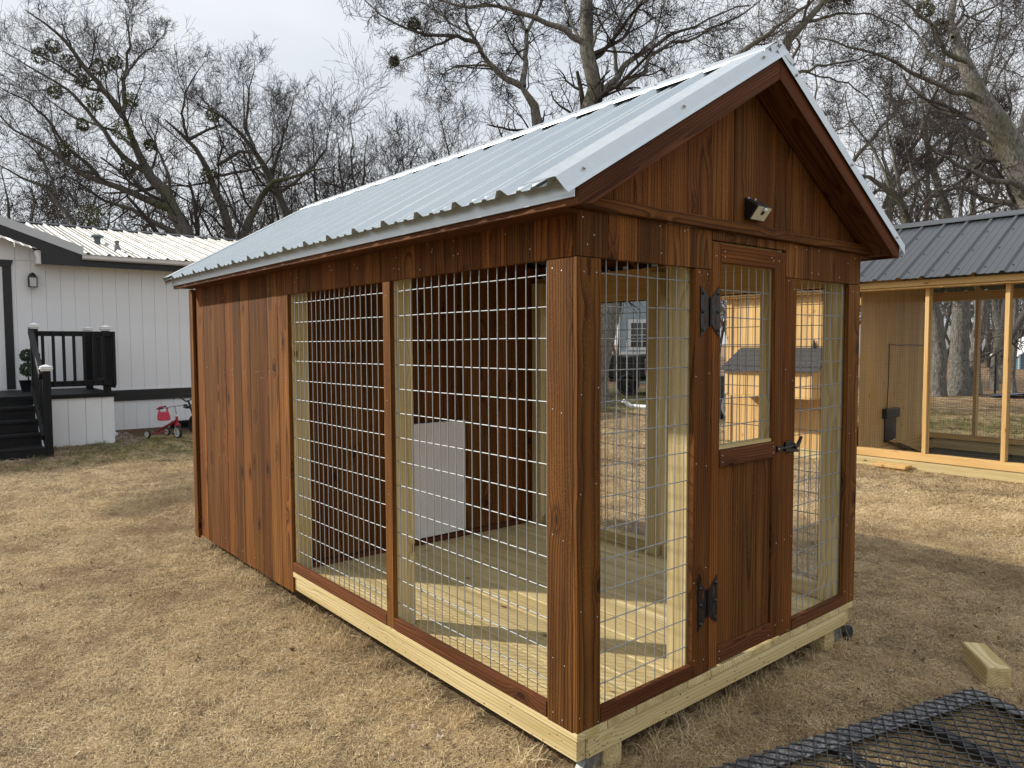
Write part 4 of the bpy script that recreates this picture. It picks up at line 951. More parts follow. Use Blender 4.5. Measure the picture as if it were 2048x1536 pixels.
def resample(pts, rad, k):
    pts = np.array(pts, float); d = np.r_[0, np.cumsum(np.linalg.norm(np.diff(pts, axis=0), axis=1))]; t = np.linspace(0, d[-1], k)
    return np.stack([np.interp(t, d, pts[:, i]) for i in range(3)], 1), np.interp(t, d, np.array(rad, float))
def grow(P, Rr, r_, m, lenf, ang, rf, k, wander, up, rmin, t0=.15, lmin=.25, lmax=9):
    """children of every branch in P; m children each"""
    n, K_, _ = P.shape; L_ = np.linalg.norm(np.diff(P, axis=1), axis=2).sum(1); N_ = n*m
    t = (t0+(1-t0)*(np.arange(m)[None]+r_.uniform(0, 1, (n, m)))/m).ravel(); pi = np.repeat(np.arange(n), m)
    f = t*(K_-1); i0 = np.minimum(f.astype(int), K_-2); w_ = (f-i0)[:, None]
    base = P[pi, i0]*(1-w_)+P[pi, i0+1]*w_; tan = norm(P[pi, i0+1]-P[pi, i0]); rad = Rr[pi, i0]*(1-w_[:, 0])+Rr[pi, i0+1]*w_[:, 0]
    rv = norm(np.cross(tan, r_.normal(size=(N_, 3)))); a = np.radians(r_.uniform(*ang, N_))[:, None]
    d = norm(np.cos(a)*tan+np.sin(a)*rv+np.array((0, 0, up))); ln = np.clip(L_[pi]*r_.uniform(*lenf, N_)*(1.15-.55*t), lmin, lmax)
    Q = np.empty((N_, k, 3)); Q[:, 0] = base; st = (ln/(k-1))[:, None]
    for j in range(1, k):
        d = norm(d+r_.normal(size=(N_, 3))*wander+np.array((0, 0, up*.35))); Q[:, j] = Q[:, j-1]+d*st
    r0 = np.maximum(rad*r_.uniform(*rf, N_), rmin); rr = np.maximum(r0[:, None]*np.linspace(1, .35, k)[None], rmin*.8); return Q, rr
def make_tree(name, limbs, seed, label, bark=BARK, twig=TWIG, levels=((7, (.28, .55)), (6, (.3, .6)), (5, (.35, .7)), (3, (.4, .8))), rmin=.0048, group='bare trees round the yard', base=None, wander=.2, up=.12, mist=None, lens=(.9, .5, .3), only=None, l1max=3.2, tl=.22):
    """limbs: list of (points in world space, radii); level 0 is traced, the rest grows"""
    r_ = np.random.default_rng(seed); P0 = []; R0 = []
    for pts, rad in limbs:
        p, q = resample(pts, rad, 14); L0 = np.linalg.norm(np.diff(p, axis=0), axis=1).sum(); w_ = r_.normal(size=(14, 3))*L0*.006; w_[0] = 0; P0.append(p+w_); R0.append(q)
    b0 = base if base is not None else P0[0][0]
    root = empty(name, (float(b0[0]), float(b0[1]), G0), label, 'tree', group); off = np.array(root.location)
    P0 = np.array(P0); R0 = np.array(R0)
    V, F = tubes(P0, R0, 9); raw_mesh('trunk', V-off, F, bark, root, smooth=True)
    src, srr = P0, R0
    if only is not None: src, srr = P0[only:], R0[only:]
    Vs = []; Fs = []; nb = 0; cfg = [(5, (35, 75), (.24, .44), 8), (5, (30, 70), (.45, .7), 6), (3, (25, 70), (.5, .75), 5), (3, (25, 65), (.5, .8), 3), (3, (20, 60), (.6, .8), 3)]
    ends = None
    for li, (m, lf) in enumerate(levels):
        sd_, ang, rf, k = cfg[li]
        src, srr = grow(src, srr, r_, m, lf, ang, rf, k, wander, up, rmin, t0=.12 if li else tl, lmin=.18, lmax=l1max*(1, .62, .42, .3)[min(li, 3)])
        V, F = tubes(src, srr, sd_); Vs.append(V); Fs.append(F+nb); nb += len(V)
        if li == 1: ends = src[:, 3]
    raw_mesh('crown', np.concatenate(Vs)-off, np.concatenate(Fs), twig, root, smooth=False)
    if mist is not None and len(mist):
        for q_, (c, R_) in enumerate(mist): leaf_cloud([(np.array(c)-off, R_, .5+R_*2)], 260, .055, seed*31+q_, MISTL, 'mistletoe', root)
    return root
def trace(lst, dep, dd=0., r0=.1, r1=.03, k=None):
    """pixel polyline -> world polyline at depth dep, drifting by dd over its length"""
    n = len(lst); return [deep(x, y, dep+dd*i/max(n-1, 1)) for i, (x, y) in enumerate(lst)]
def limb(lst, dep, w0, w1, dd=0.):
    """widths in pixels of the photograph at the limb's ends"""
    p = trace(lst, dep, dd); return p, [max((w0*.92+(w1*.45-w0*.92)*i/(len(lst)-1))*dep/FPX/2, .010) for i in range(len(lst))]
def down(lst, dep): # drop a trunk's foot to the ground under its first traced point
    p = deep(*lst[0], dep); return p
def rooted(lst, dep, w0, w1, foot=0.5, dd=0., lean=(0, 0)):
    p, r = limb(lst, dep, w0, w1, dd); f = np.array((p[0][0]+lean[0], p[0][1]+lean[1], G0-.05)); mid = (f+p[0])/2; return [f, mid]+p, [r[0]*1.6, r[0]*1.15]+r
def L4(*c): return ((c[0], (.22, .5)), (c[1], (.4, .75)), (c[2], (.5, .95)), (c[3], (.5, 1.05)))

d = 24.
A = [rooted([(372, 470), (342, 410), (294, 345), (266, 294), (246, 225)], d, 34, 17, lean=(.6, 0)),
     limb([(246, 225), (205, 178), (164, 126), (126, 75), (85, 45), (51, 20)], d, 14, 4, -1),
     limb([(246, 225), (251, 190), (248, 157), (256, 120), (262, 85), (253, 40), (250, 15)], d, 11, 3, 1),
     limb([(342, 418), (321, 408), (273, 386), (205, 366), (171, 352), (126, 316), (79, 284), (34, 266), (-25, 210)], d, 18, 5, -2),
     limb([(294, 345), (253, 322), (222, 280), (191, 239), (154, 198), (126, 175), (68, 135), (5, 98)], d, 14, 4, 1.5),
     limb([(205, 366), (178, 328), (137, 298), (100, 245), (60, 205), (0, 175)], d, 10, 4, -1),
     limb([(360, 468), (318, 452), (273, 424), (232, 407), (205, 400), (154, 362), (120, 350)], d, 14, 4, 1),
     limb([(338, 400), (338, 352), (321, 318), (308, 273), (293, 240)], d, 9, 3, 1),
     limb([(266, 294), (230, 260), (170, 245), (110, 215), (60, 160)], d, 8, 3, 2),
     limb([(205, 178), (180, 180), (120, 130), (75, 110), (20, 85)], d, 7, 3, -1),
     limb([(248, 157), (280, 110), (310, 90), (335, 60)], d, 6, 2, 1)]
ms = [(deep(x, y, d+rg.uniform(-1, 1)), r) for x, y, r in ((245, 262, .32), (80, 112, .3), (140, 130, .35), (105, 92, .25), (200, 135, .3), (232, 125, .25), (165, 162, .25), (190, 205, .3), (110, 185, .22), (262, 200, .25), (180, 430, .35), (300, 290, .2), (130, 300, .22), (255, 340, .25), (165, 250, .2))]
make_tree('mistletoe_tree', A, 21, 'big leaning bare tree behind the white house with green mistletoe clumps', mist=ms, levels=L4(10, 6, 4, 3))
d = 26.
B = [rooted([(468, 475), (455, 437), (437, 403), (420, 359), (390, 318), (376, 280), (350, 255), (328, 240)], d, 22, 6),
     rooted([(485, 472), (506, 427), (520, 393), (547, 362), (581, 357), (632, 342), (665, 325)], d, 18, 4),
     limb([(376, 280), (400, 268), (440, 250), (420, 215), (403, 195)], d, 8, 3, 1), limb([(434, 330), (478, 304), (513, 308), (489, 250), (487, 200), (485, 150)], d, 8, 3, -1),
     limb([(430, 352), (480, 345), (530, 330), (560, 280), (540, 200)], d, 7, 3, 1), limb([(376, 280), (362, 230), (372, 180), (410, 120)], d, 7, 2, -1)]
make_tree('forked_tree', B, 22, 'bare forked tree rising where the house roof meets the kennel roof', levels=L4(10, 6, 4, 3), mist=[(deep(425, 230, 26), .25), (deep(418, 350, 26), .3)])
C_ = [rooted([(574, 430), (557, 386), (537, 355), (513, 308), (492, 273), (444, 232), (403, 205)], 28., 20, 5), limb([(537, 355), (560, 300), (575, 240), (590, 190)], 28., 8, 3), limb([(513, 308), (490, 250), (500, 180), (510, 120)], 28, 8, 2, 1), limb([(557, 386), (610, 350), (650, 300), (660, 250)], 28, 8, 3, 1)]
make_tree('bushy_bare_tree', C_, 23, 'bare tree with upright whippy shoots above the far end of the kennel roof', levels=L4(10, 6, 4, 3), up=.2)
C2 = [rooted([(150, 444), (113, 396), (68, 366), (20, 342), (-30, 320)], 23., 10, 4), limb([(113, 396), (100, 340), (60, 290), (20, 260)], 23, 6, 2)]
make_tree('small_leaning_tree', C2, 24, 'small bare tree leaning left over the left end of the house ridge', levels=L4(8, 6, 4, 3))
d = 18.
E_ = [rooted([(1075, 243), (1060, 205), (1046, 172)], d, 25, 20, lean=(.8, .2)),
      limb([(1046, 174), (1009, 157), (981, 130), (957, 92), (944, 72), (930, 34), (927, -20)], d, 15, 6, -.6),
      limb([(1046, 174), (1050, 137), (1053, 96), (1053, 62), (1077, 20), (1092, -20)], d, 15, 8, .6),
      limb([(950, 82), (903, 72), (855, 68), (821, 58), (770, 38), (735, 8), (715, -10)], d, 9, 3, -.8),
      limb([(910, 74), (855, 97), (820, 115), (790, 124)], d, 6, 3, -.5), limb([(985, 132), (944, 130), (910, 133), (882, 154), (870, 185)], d, 6, 2, .8),
      limb([(1053, 96), (1030, 110), (1005, 160), (1000, 190)], d, 5, 2, .6), limb([(1053, 62), (1035, 30), (1010, 0), (990, -30)], d, 8, 4, .6), limb([(944, 72), (900, 45), (870, 20), (850, -20)], d, 5, 3, .6)]
make_tree('spreading_tree', E_, 25, 'bare tree whose trunk shows above the middle of the silver ridge', bark=BARK2, twig=TWIG, levels=L4(9, 5, 4, 3), mist=[(deep(828, 48, 18), .16), (deep(788, 122, 18), .12)], l1max=2.2, up=.05)
d = 17.
tb = at(1205, 812, 'z', G0)
F_ = [([np.array((tb[0]-.25, tb[1]+.35, G0-.1)), np.array((tb[0]-.27, tb[1]+.35, .3)), deep(1200, 640, 16.9), deep(1197, 420, 17), deep(1190, 205, 17), deep(1180, 154, 17), deep(1169, 103, 17), deep(1169, 68, 17), deep(1173, -30, 17)], [.74, .52, .46, .36, .20, .175, .165, .16, .14]),
      limb([(1166, 85), (1111, 51), (1043, 27), (992, 14), (906, 10), (830, -15)], d, 14, 5, -1), limb([(1192, 195), (1238, 150), (1258, 120), (1299, 99), (1333, 72), (1400, 45), (1500, 8)], d, 17, 6, 1.2),
      limb([(1238, 178), (1282, 143), (1316, 102), (1350, 82), (1420, 60), (1500, 20), (1540, -20)], d, 11, 5, 1.6), limb([(1238, 178), (1231, 154), (1230, 110), (1227, 68), (1250, 20), (1290, -20)], d, 12, 5, .6),
      limb([(1169, 103), (1150, 60), (1130, 10), (1120, -30)], d, 8, 5, 1), limb([(1172, 130), (1195, 60), (1230, 20), (1260, -30)], d, 7, 4, -1), limb([(1299, 99), (1320, 40), (1330, -10)], d, 7, 4, 1)]
make_tree('thick_trunk_tree', F_, 26, 'tallest bare tree above the ridge, its thick grey trunk seen through the kennel mesh', bark=BARK2, twig=TWIG, levels=L4(9, 5, 4, 3), base=tb, l1max=2.2, up=.05, wander=.22)
F2 = [rooted([(1560, 95), (1585, 62), (1625, 25), (1660, -20)], 15., 22, 16, lean=(1.2, .5)), limb([(1450, 130), (1500, 92), (1560, 50), (1640, -10)], 15., 15, 9), limb([(1600, 45), (1660, 30), (1740, 25), (1810, 60)], 15, 8, 3, 1), limb([(1640, 10), (1700, -15)], 15, 8, 4), limb([(1560, 165), (1608, 143), (1640, 132), (1704, 121), (1768, 104)], 15, 9, 5, 1), limb([(1560, 150), (1608, 142), (1690, 165), (1740, 200), (1760, 260)], 16, 5, 3)]
make_tree('near_branching_tree', F2, 27, 'bare tree whose thick limbs cross just right of the kennel peak', bark=BARK2, twig=TWIG2, levels=L4(8, 5, 4, 3), l1max=2.0, up=.04)
d = 17.
G_ = [([np.array((*at(2120, 790, 'z', G0)[:2], G0-.1)), deep(2110, 560, 16.5), deep(2075, 350, 17), deep(2035, 283, 17), deep(1993, 244, 17), deep(1955, 206, 17), deep(1935, 154, 17), deep(1926, 112, 17), deep(1907, 84, 17.2), deep(1900, 42, 17.4), deep(1912, -20, 17.6)], [.5, .42, .38, .30, .26, .23, .18, .14, .10, .09, .06]),
      limb([(1932, 135), (1928, 120), (1890, 103), (1871, 55), (1833, 26), (1797, -10)], d, 14, 7, -.8),
      limb([(1930, 140), (1890, 128), (1858, 109), (1839, 80), (1815, 45), (1770, 20)], d, 11, 4, 1), limb([(1945, 192), (1913, 186), (1865, 164), (1820, 145), (1768, 112), (1720, 98), (1640, 75)], d, 13, 5, -1.5),
      limb([(2060, 390), (2022, 362), (1981, 362), (1944, 341), (1903, 325), (1872, 303), (1840, 270), (1790, 250)], d, 15, 4, -1), limb([(1955, 206), (1975, 140), (2000, 60), (2005, -10)], d, 9, 4, 1),
      limb([(2035, 283), (2060, 200), (2080, 100), (2090, -20)], d, 16, 10, 1), limb([(1905, 75), (1935, 40), (1990, 10), (2040, -20)], d, 8, 4, 1), limb([(2022, 362), (2010, 320), (1980, 290), (1950, 280), (1900, 230)], d, 9, 3, 1), limb([(1981, 362), (1940, 375), (1880, 380), (1820, 385)], d, 6, 2, -1)]
make_tree('large_leaning_tree', G_, 28, 'largest leaning bare tree entering from the right edge above the dark roof', bark=BARK2, twig=TWIG2, levels=L4(9, 5, 4, 3), l1max=2.6, up=.04, mist=[(deep(1850, 20, 17), .22), (deep(1880, 55, 17), .2)])
def trunk_tree(px, pts, w0, w1, seed, label, bot=None, dep=20., extra=(), mx_=2.2, rt=None):
    """trunk behind the coop: foot on the ground, traced above the dark roof"""
    b_ = at(*bot, 'z', G0); l0 = ([np.array((b_[0], b_[1], G0-.08))]+[deep(x, y, dep) for x, y in pts], [w0*dep/FPX*.62]+[max((w0+(w1-w0)*i/(len(pts)-1))*dep/FPX/2, .015) for i in range(len(pts))])
    make_tree('yard_tree', [l0]+[limb(l, dep, a, b2, dd) for l, a, b2, dd in extra], seed, label, bark=BARK2, twig=TWIG2, base=b_, levels=((9, (.15, .34)), (5, (.4, .7)), (4, (.5, .9)), (3, (.5, 1.))), l1max=mx_, tl=.42, group='slender yard trees behind the coop')
trunk_tree(0, [(1880, 650), (1850, 560), (1819, 462), (1803, 406), (1784, 384), (1745, 360), (1700, 350)], 26, 5, 31, 'bare tree with a curved pale trunk nearest the kennel eave above the dark roof', bot=(1878, 793), dep=19.3, extra=[([(1803, 406), (1790, 330), (1775, 250), (1780, 170)], 10, 4, 0), ([(1784, 384), (1750, 300), (1700, 240), (1690, 180)], 8, 3, 1), ([(1819, 440), (1835, 370), (1815, 300), (1800, 220)], 8, 3, 0)])
trunk_tree(0, [(1918, 680), (1922, 600), (1905, 500), (1897, 453), (1887, 400), (1866, 344), (1850, 270), (1840, 190)], 34, 5, 32, 'bare tree with the thick straight trunk framed by the two pine studs of the run', bot=(1914, 791), dep=19.7, extra=[([(1887, 400), (1860, 380), (1830, 340), (1800, 300)], 7, 3, 0), ([(1866, 344), (1880, 280), (1900, 210)], 6, 3, 0)])
trunk_tree(0, [(1946, 720), (1960, 640), (1968, 560), (1940, 480), (1916, 450), (1928, 390), (1944, 328), (1948, 260), (1960, 180)], 17, 5, 33, 'thin dark bare tree slanting right behind the mesh run', bot=(1936, 791), dep=20.2, extra=[([(1928, 390), (1905, 330), (1900, 260)], 6, 3, 0)])
trunk_tree(0, [(1953, 720), (1955, 600), (1944, 447), (1950, 390), (1953, 297), (1958, 220), (1975, 150)], 16, 5, 34, 'thin bare tree standing straight behind the slanting dark one', bot=(1955, 790), dep=20.6, extra=[([(1953, 297), (1985, 250), (2010, 190)], 6, 3, 0)])
trunk_tree(0, [(2026, 700), (2026, 600), (1860, 470), (1850, 456), (1856, 406), (1853, 312), (1862, 240), (1850, 170)][0:1]+[(2028, 600), (2025, 470), (2030, 400), (2020, 300)], 13, 5, 35, 'slim bare tree seen through the mesh beside the far blue shed', bot=(2026, 785), dep=20.9, extra=[([(2026, 420), (2000, 380), (1990, 330)], 6, 3, 0)])
trunk_tree(0, [(1845, 620), (1852, 520), (1850, 456), (1856, 406), (1853, 312), (1862, 240), (1850, 170)], 13, 4, 36, 'slim upright bare tree between the two pale trunks above the dark roof', bot=(1842, 780), dep=22., extra=[([(1856, 406), (1830, 350), (1810, 280)], 5, 3, 0)])
trunk_tree(0, [(1990, 620), (1985, 520), (1975, 455), (1990, 400), (2005, 320), (2010, 240)], 12, 4, 37, 'slim bare tree rising above the ridge near the right edge', bot=(1990, 780), dep=22.5, extra=[([(1990, 400), (1965, 340), (1960, 280)], 5, 3, 0)])

# background bare trees grown whole
def wild(name, x, y, h, sp, seed, label, group, lv, bark=BARK, twig=TWIG, rmin=.008, up=.12, n=7, tf_=.22):
    r_ = np.random.default_rng(seed); b_ = np.array((x, y, G0-.05)); th = h*tf_
    tr = [b_, b_+(r_.normal()*.15, r_.normal()*.15, th*.5), b_+(r_.normal()*.3, r_.normal()*.3, th)]; r0 = h*.014
    top = b_+(r_.normal()*.5, r_.normal()*.5, h*.82); ls = [(tr+[(tr[-1]+top)/2+r_.normal(size=3)*.2, top], [r0*1.5, r0*1.1, r0, r0*.55, r0*.06])]
    for i in range(n):
        a = 2*math.pi*(i+r_.uniform(0, .8))/n; s_ = tr[-1]+np.array((0, 0, h*r_.uniform(0, .25))); e_ = s_+np.array((math.cos(a)*sp*r_.uniform(.5, 1), math.sin(a)*sp*r_.uniform(.5, 1), h*r_.uniform(.25, .55)))
        m_ = (s_+e_)/2+np.array((math.cos(a)*sp*.12, math.sin(a)*sp*.12, -h*.03)); ls.append(([s_, m_, e_], [r0*.55, r0*.32, r0*.05]))
    return make_tree(name, ls, seed, label, bark=bark, twig=twig, levels=lv, base=b_, group=group, rmin=rmin, up=up, l1max=h*.28)
lvb = ((6, (.3, .6)), (5, (.4, .75)), (4, (.5, .95)), (2, (.6, 1.2)))
GB = 'bare trees beyond the kennel ridge'; who = [('bare background tree showing as grey haze between the forked tree and the ridge', 640, 33, 12.), ('low bare background tree left of the spreading tree above the ridge', 735, 32, 12.6), ('bare background tree under the long left limb of the spreading tree', 850, 31, 10.8),
     ('bare background tree directly left of the spreading trunk', 960, 30, 10.8), ('bare background tree between the two grey trunks above the ridge', 1110, 29, 11.), ('bare background tree low behind the limbs left of the kennel peak', 1320, 28, 12.8), ('bare background tree low between forked tree and whippy tree', 550, 35, 11.4)]
for i, (lb, px, dep, h) in enumerate(who):
    p = deep(px, 700, dep); wild('background_tree', p[0], p[1], h, h*.36, 50+i, lb, GB, lvb, rmin=.0075, up=.22, n=7)
GR_ = 'dense bare trees over the right-hand roof'
for i, (px, dep, h, lb) in enumerate(((1640, 24, 9.5, 'bare background tree filling the sky beside the kennel rake'), (1760, 24, 10., 'bare background tree behind the curved pale trunk'), (2010, 25, 10.5, 'bare background tree at the right edge behind the leaning trunk'))):
    p = deep(px, 700, dep); wild('background_tree', p[0], p[1], h, h*.45, 70+i, lb, GR_, ((6, (.3, .55)), (5, (.4, .75)), (3, (.5, .95)), (2, (.5, 1.05))), bark=BARK2, twig=TWIG2, rmin=.006, tf_=.45, n=6)
for i, (px, dep, h, lb) in enumerate(((60, 31, 11, 'bare background tree behind the left end of the house'), (200, 33, 10, 'bare background tree low behind the mistletoe tree'), (400, 32, 10, 'bare background tree behind the forked tree left of the kennel roof'))):
    p = deep(px, 700, dep); wild('background_tree', p[0], p[1], h, h*.42, 80+i, lb, 'bare trees behind the house', lvb, rmin=.010)

# ================================================================== THINGS BEYOND THE KENNEL
# pale blue house with a white window
BH = empty('blue_house', (18.5, 16, G0), 'pale blue boarded house with a white window seen through the kennel mesh', 'house')
def hf(o): o.matrix_parent_inverse = Matrix.Translation(-Vector(BH.location)); return o
wl = np.array((18.3, 15.75, 0)); ud = np.array((.643, -.766, 0)); nd = np.array((.766, .643, 0))
def hbx(name, u0, u1, z0, z1, d0, d1, mat): 
    c = wl+ud*(u0+u1)/2+nd*(d0+d1)/2+np.array((0, 0, (z0+z1)/2)); return hf(MB().obox(c, ud*(u1-u0)/2, nd*(d1-d0)/2, np.array((0, 0, (z1-z0)/2))).build(name, mat, BH))
hbx('wall', -.28, 1.75, G0, 3.6, .12, 6, BLUEW)
for k in range(18): hbx('lap_board', -.28, 1.75, G0+.21*k+.004, G0+.21*k+.205, .10, .12, BLUEW)
hbx('roof', -.6, 1.9, 3.61, 3.8, -.3, 6.4, SHING); hbx('corner_trim', -.34, -.281, G0, 3.6, .06, .16, WHITEPT)
hbx('window_frame', -.02, .95, .98, 2.08, .06, .099, WHITEPT); 
for i in range(2):
    for j in range(4): hbx('window_pane', .08+.40*i, .44+.40*i, 1.10+.22*j, 1.29+.22*j, .050, .0595, GLASS)
hbx('water_table', -.3, 1.75, .83, .93, .04, .099, WHITEPT)
# black tarped trailer in front of it
VT = empty('tarped_trailer', (14.2, 11.6, G0), 'low dark tarped trailer parked beside the thick grey trunk', 'trailer')
vb = np.array((13.25, 12.1, 0)); vu = np.array((.69, -.72, 0)); vn = np.array((.72, .69, 0))
def vf(o): o.matrix_parent_inverse = Matrix.Translation(-Vector(VT.location)); return o
def vbx(name, u0, u1, z0, z1, d0, d1, mat, bev=.02): return vf(MB().obox(vb+vu*(u0+u1)/2+vn*(d0+d1)/2+np.array((0, 0, (z0+z1)/2)), vu*(u1-u0)/2, vn*(d1-d0)/2, np.array((0, 0, (z1-z0)/2))).build(name, mat, VT, bevel=bev))
vf(MB().add([tuple(vb+vu*u+vn*dd+np.array((0, 0, z))) for dd in (0, 1.6) for u, z in ((0, .28), (.03, .8), (.14, .93), (.5, .86), (1.2, .93), (2.9, .9), (2.95, .3))], [(0, 1, 2, 3, 4, 5, 6), (13, 12, 11, 10, 9, 8, 7)]+[(i, i+7, (i+1) % 7+7, (i+1) % 7) for i in range(7)]).build('tarp', TARP, VT, bevel=.03))
vbx('bed', .05, 2.9, .18, .278, .05, 1.5, BLACK); vbx('tail_panel', 1.0, 1.25, .35, .8, -.04, -.005, GREYSTEEL)
wheel(vb+vu*.55+vn*-.02+np.array((0, 0, .10)), .30, .18, vn, VT, vf, rimmat=BLACK); wheel(vb+vu*2.3+vn*-.02+np.array((0, 0, .10)), .30, .18, vn, VT, vf, rimmat=BLACK)
p0, p1 = at(1262, 812, 'z', G0+.05), at(1352, 818, 'z', G0+.05)
m = MB(); m.tube([p0+(-.15, .1, .12), p0, (p0+p1)/2, p1, p1+(.3, -.25, .0)], .045, 8); tag(m.build('white_pipe', WHITEPT, None, smooth=True), 'long white plastic pipe lying on green grass before the trailer', 'pipe')
BN = empty('utility_trailer', (9.7, 6.3, G0), 'small black utility trailer just past the left corner of the coop', 'trailer')
bp = at(1455, 835, 'z', G0)
m = MB().box((-.9, -.35, .42), (.25, .35, .80)).build('box', BLACK, BN, bevel=.01); BN.location = (float(bp[0])-.2, float(bp[1])+.3, G0); wheel((-.1, -.42, .26), .26, .14, (0, 1, 0), BN, lambda o: o)
# far side: shed, tarp, post, fence, pale buildings, woods
SH = empty('blue_shed', (34, 7.3, G0), 'small blue playhouse with white trim far off at the right edge', 'shed'); sp_ = deep(2068, 738, 38.); SH.location = (float(sp_[0]), float(sp_[1]), G0)
rz_ = math.atan2(_f[1], _f[0]); SH.rotation_euler.z = rz_
MB().box((0, -2.3, 0), (2.0, .80, .72)).build('wall', BLUES, SH); 
MB().prism([(-2.3, .72), (.80, .72), (-.65, 1.6)], 'x', .0, 2.0).build('gable', BLUES, SH)
MB().prism([(-2.5, .62), (-.67, 1.62), (.95, .66), (.95, .73), (-.67, 1.7), (-2.5, .70)], 'x', -.15, 2.1).build('roof', WHITEPT, SH); MB().box((-.03, .74, 0), (-.005, .84, .70)).build('corner_trim', WHITEPT, SH)
tp = at(2062, 797, 'z', G0); m = MB().add([(tp[0]-.4, tp[1]+.9, G0+.02), (tp[0]+.9, tp[1]+.9, G0+.03), (tp[0]+1.0, tp[1]-.6, G0+.14), (tp[0]+.5, tp[1]-1.5, G0+.03), (tp[0]-.5, tp[1]-1.2, G0+.12), (tp[0]-.45, tp[1]-.1, G0+.16)], [(0, 1, 2, 3, 4, 5)]).build('blue_tarp', plain('blue_tarp', (.09, .18, .42), .5, 0, 5, .15), None); tag(m, 'flat blue tarp on the grass beyond the mesh run', 'tarp')
fp = at(1990, 787, 'z', G0); m = MB().tube([(fp[0], fp[1], G0-.05), (fp[0], fp[1], 1.0)], .03, 6); tag(m.build('fence_post', BLACK, None), 'single thin black steel fence post beyond the mesh run', 'post')
WB = deep(1890, 690, 95); m = MB().box((-12, -3, 0), (22, 3, 3.6)); o = m.build('white_barn', WHITEPT, None); o.location = (float(WB[0]), float(WB[1]), G0); o.rotation_euler.z = rz_+math.pi/2; tag(o, 'long low white building far beyond the trees', 'building')
def woods(name, seed, spots, h, kind='stuff'):
    r_ = np.random.default_rng(seed); Vs, Fs, nb = [], [], 0; P0 = []; R0 = []
    for px, dep in spots:
        p = deep(px, 700, dep); b_ = np.array((p[0], p[1], G0)); hh_ = h*r_.uniform(.75, 1.2)
        for j in range(3):
            e_ = b_+np.array((r_.normal()*hh_*.22, r_.normal()*hh_*.22, hh_)); q, rr = resample([b_, (b_+e_)/2+r_.normal(size=3)*.3, e_], [.16, .1, .03], 8); P0.append(q); R0.append(rr)
    s_, rr = np.array(P0), np.array(R0); V, F = tubes(s_, rr, 4); Vs.append(V); Fs.append(F); nb = len(V)
    for m_, lf, k, rm in ((7, (.25, .45), 5, .03), (6, (.35, .6), 4, .022), (4, (.4, .7), 3, .018)):
        s_, rr = grow(s_, rr, r_, m_, lf, (30, 75), (.4, .7), k, .2, .15, rm, t0=.3); V, F = tubes(s_, rr, 3); Vs.append(V); Fs.append(F+nb); nb += len(V)
    return raw_mesh(name, np.concatenate(Vs), np.concatenate(Fs), TWIG2, kind=kind)
tag(woods('distant_woods', 91, [(px, 60+18*math.sin(px*.05)) for px in range(1740, 2150, 17)]+[(px, 62+10*math.sin(px*.07)) for px in range(1215, 1700, 22)], 8.), 'far off grey bare woods seen through the mesh', 'woods')

# ================================================================== GRASS, GRAVEL, LEAVES (geometry-node scatters)
PROTO = bpy.data.collections.new('scatter_prototypes')
def clump(seed, n, rad, ln, wd, lay, mat, segs=3):
    r_ = np.random.default_rng(seed); V = []; F = []
    c = r_.normal(size=(n, 2))*rad*.55; a = r_.uniform(0, 2*np.pi, n); l_ = ln*r_.uniform(.5, 1.3, n); w_ = wd*r_.uniform(.6, 1.3, n); cv = r_.normal(size=n)*1.1; el = np.radians(r_.uniform(*lay, n)); z0 = r_.uniform(0, .012, n)
    for i in range(n):
        p = np.array((c[i, 0], c[i, 1], z0[i])); b = len(V); aa, ee = a[i], el[i]
        for k in range(segs+1):
            t = np.array((math.cos(aa)*math.cos(ee), math.sin(aa)*math.cos(ee), math.sin(ee))); sd_ = np.array((-math.sin(aa), math.cos(aa), r_.normal()*.3)); ww = w_[i]*(1-.75*k/segs)/2
            V += [p-sd_*ww, p+sd_*ww]; p = p+t*l_[i]/segs; aa += cv[i]/segs*1.4; ee -= .45
        for k in range(segs): F.append((b+2*k, b+2*k+1, b+2*k+3, b+2*k+2))
    me = bpy.data.meshes.new('clump'); me.from_pydata([tuple(v) for v in V], [], F); me.materials.append(mat); return me
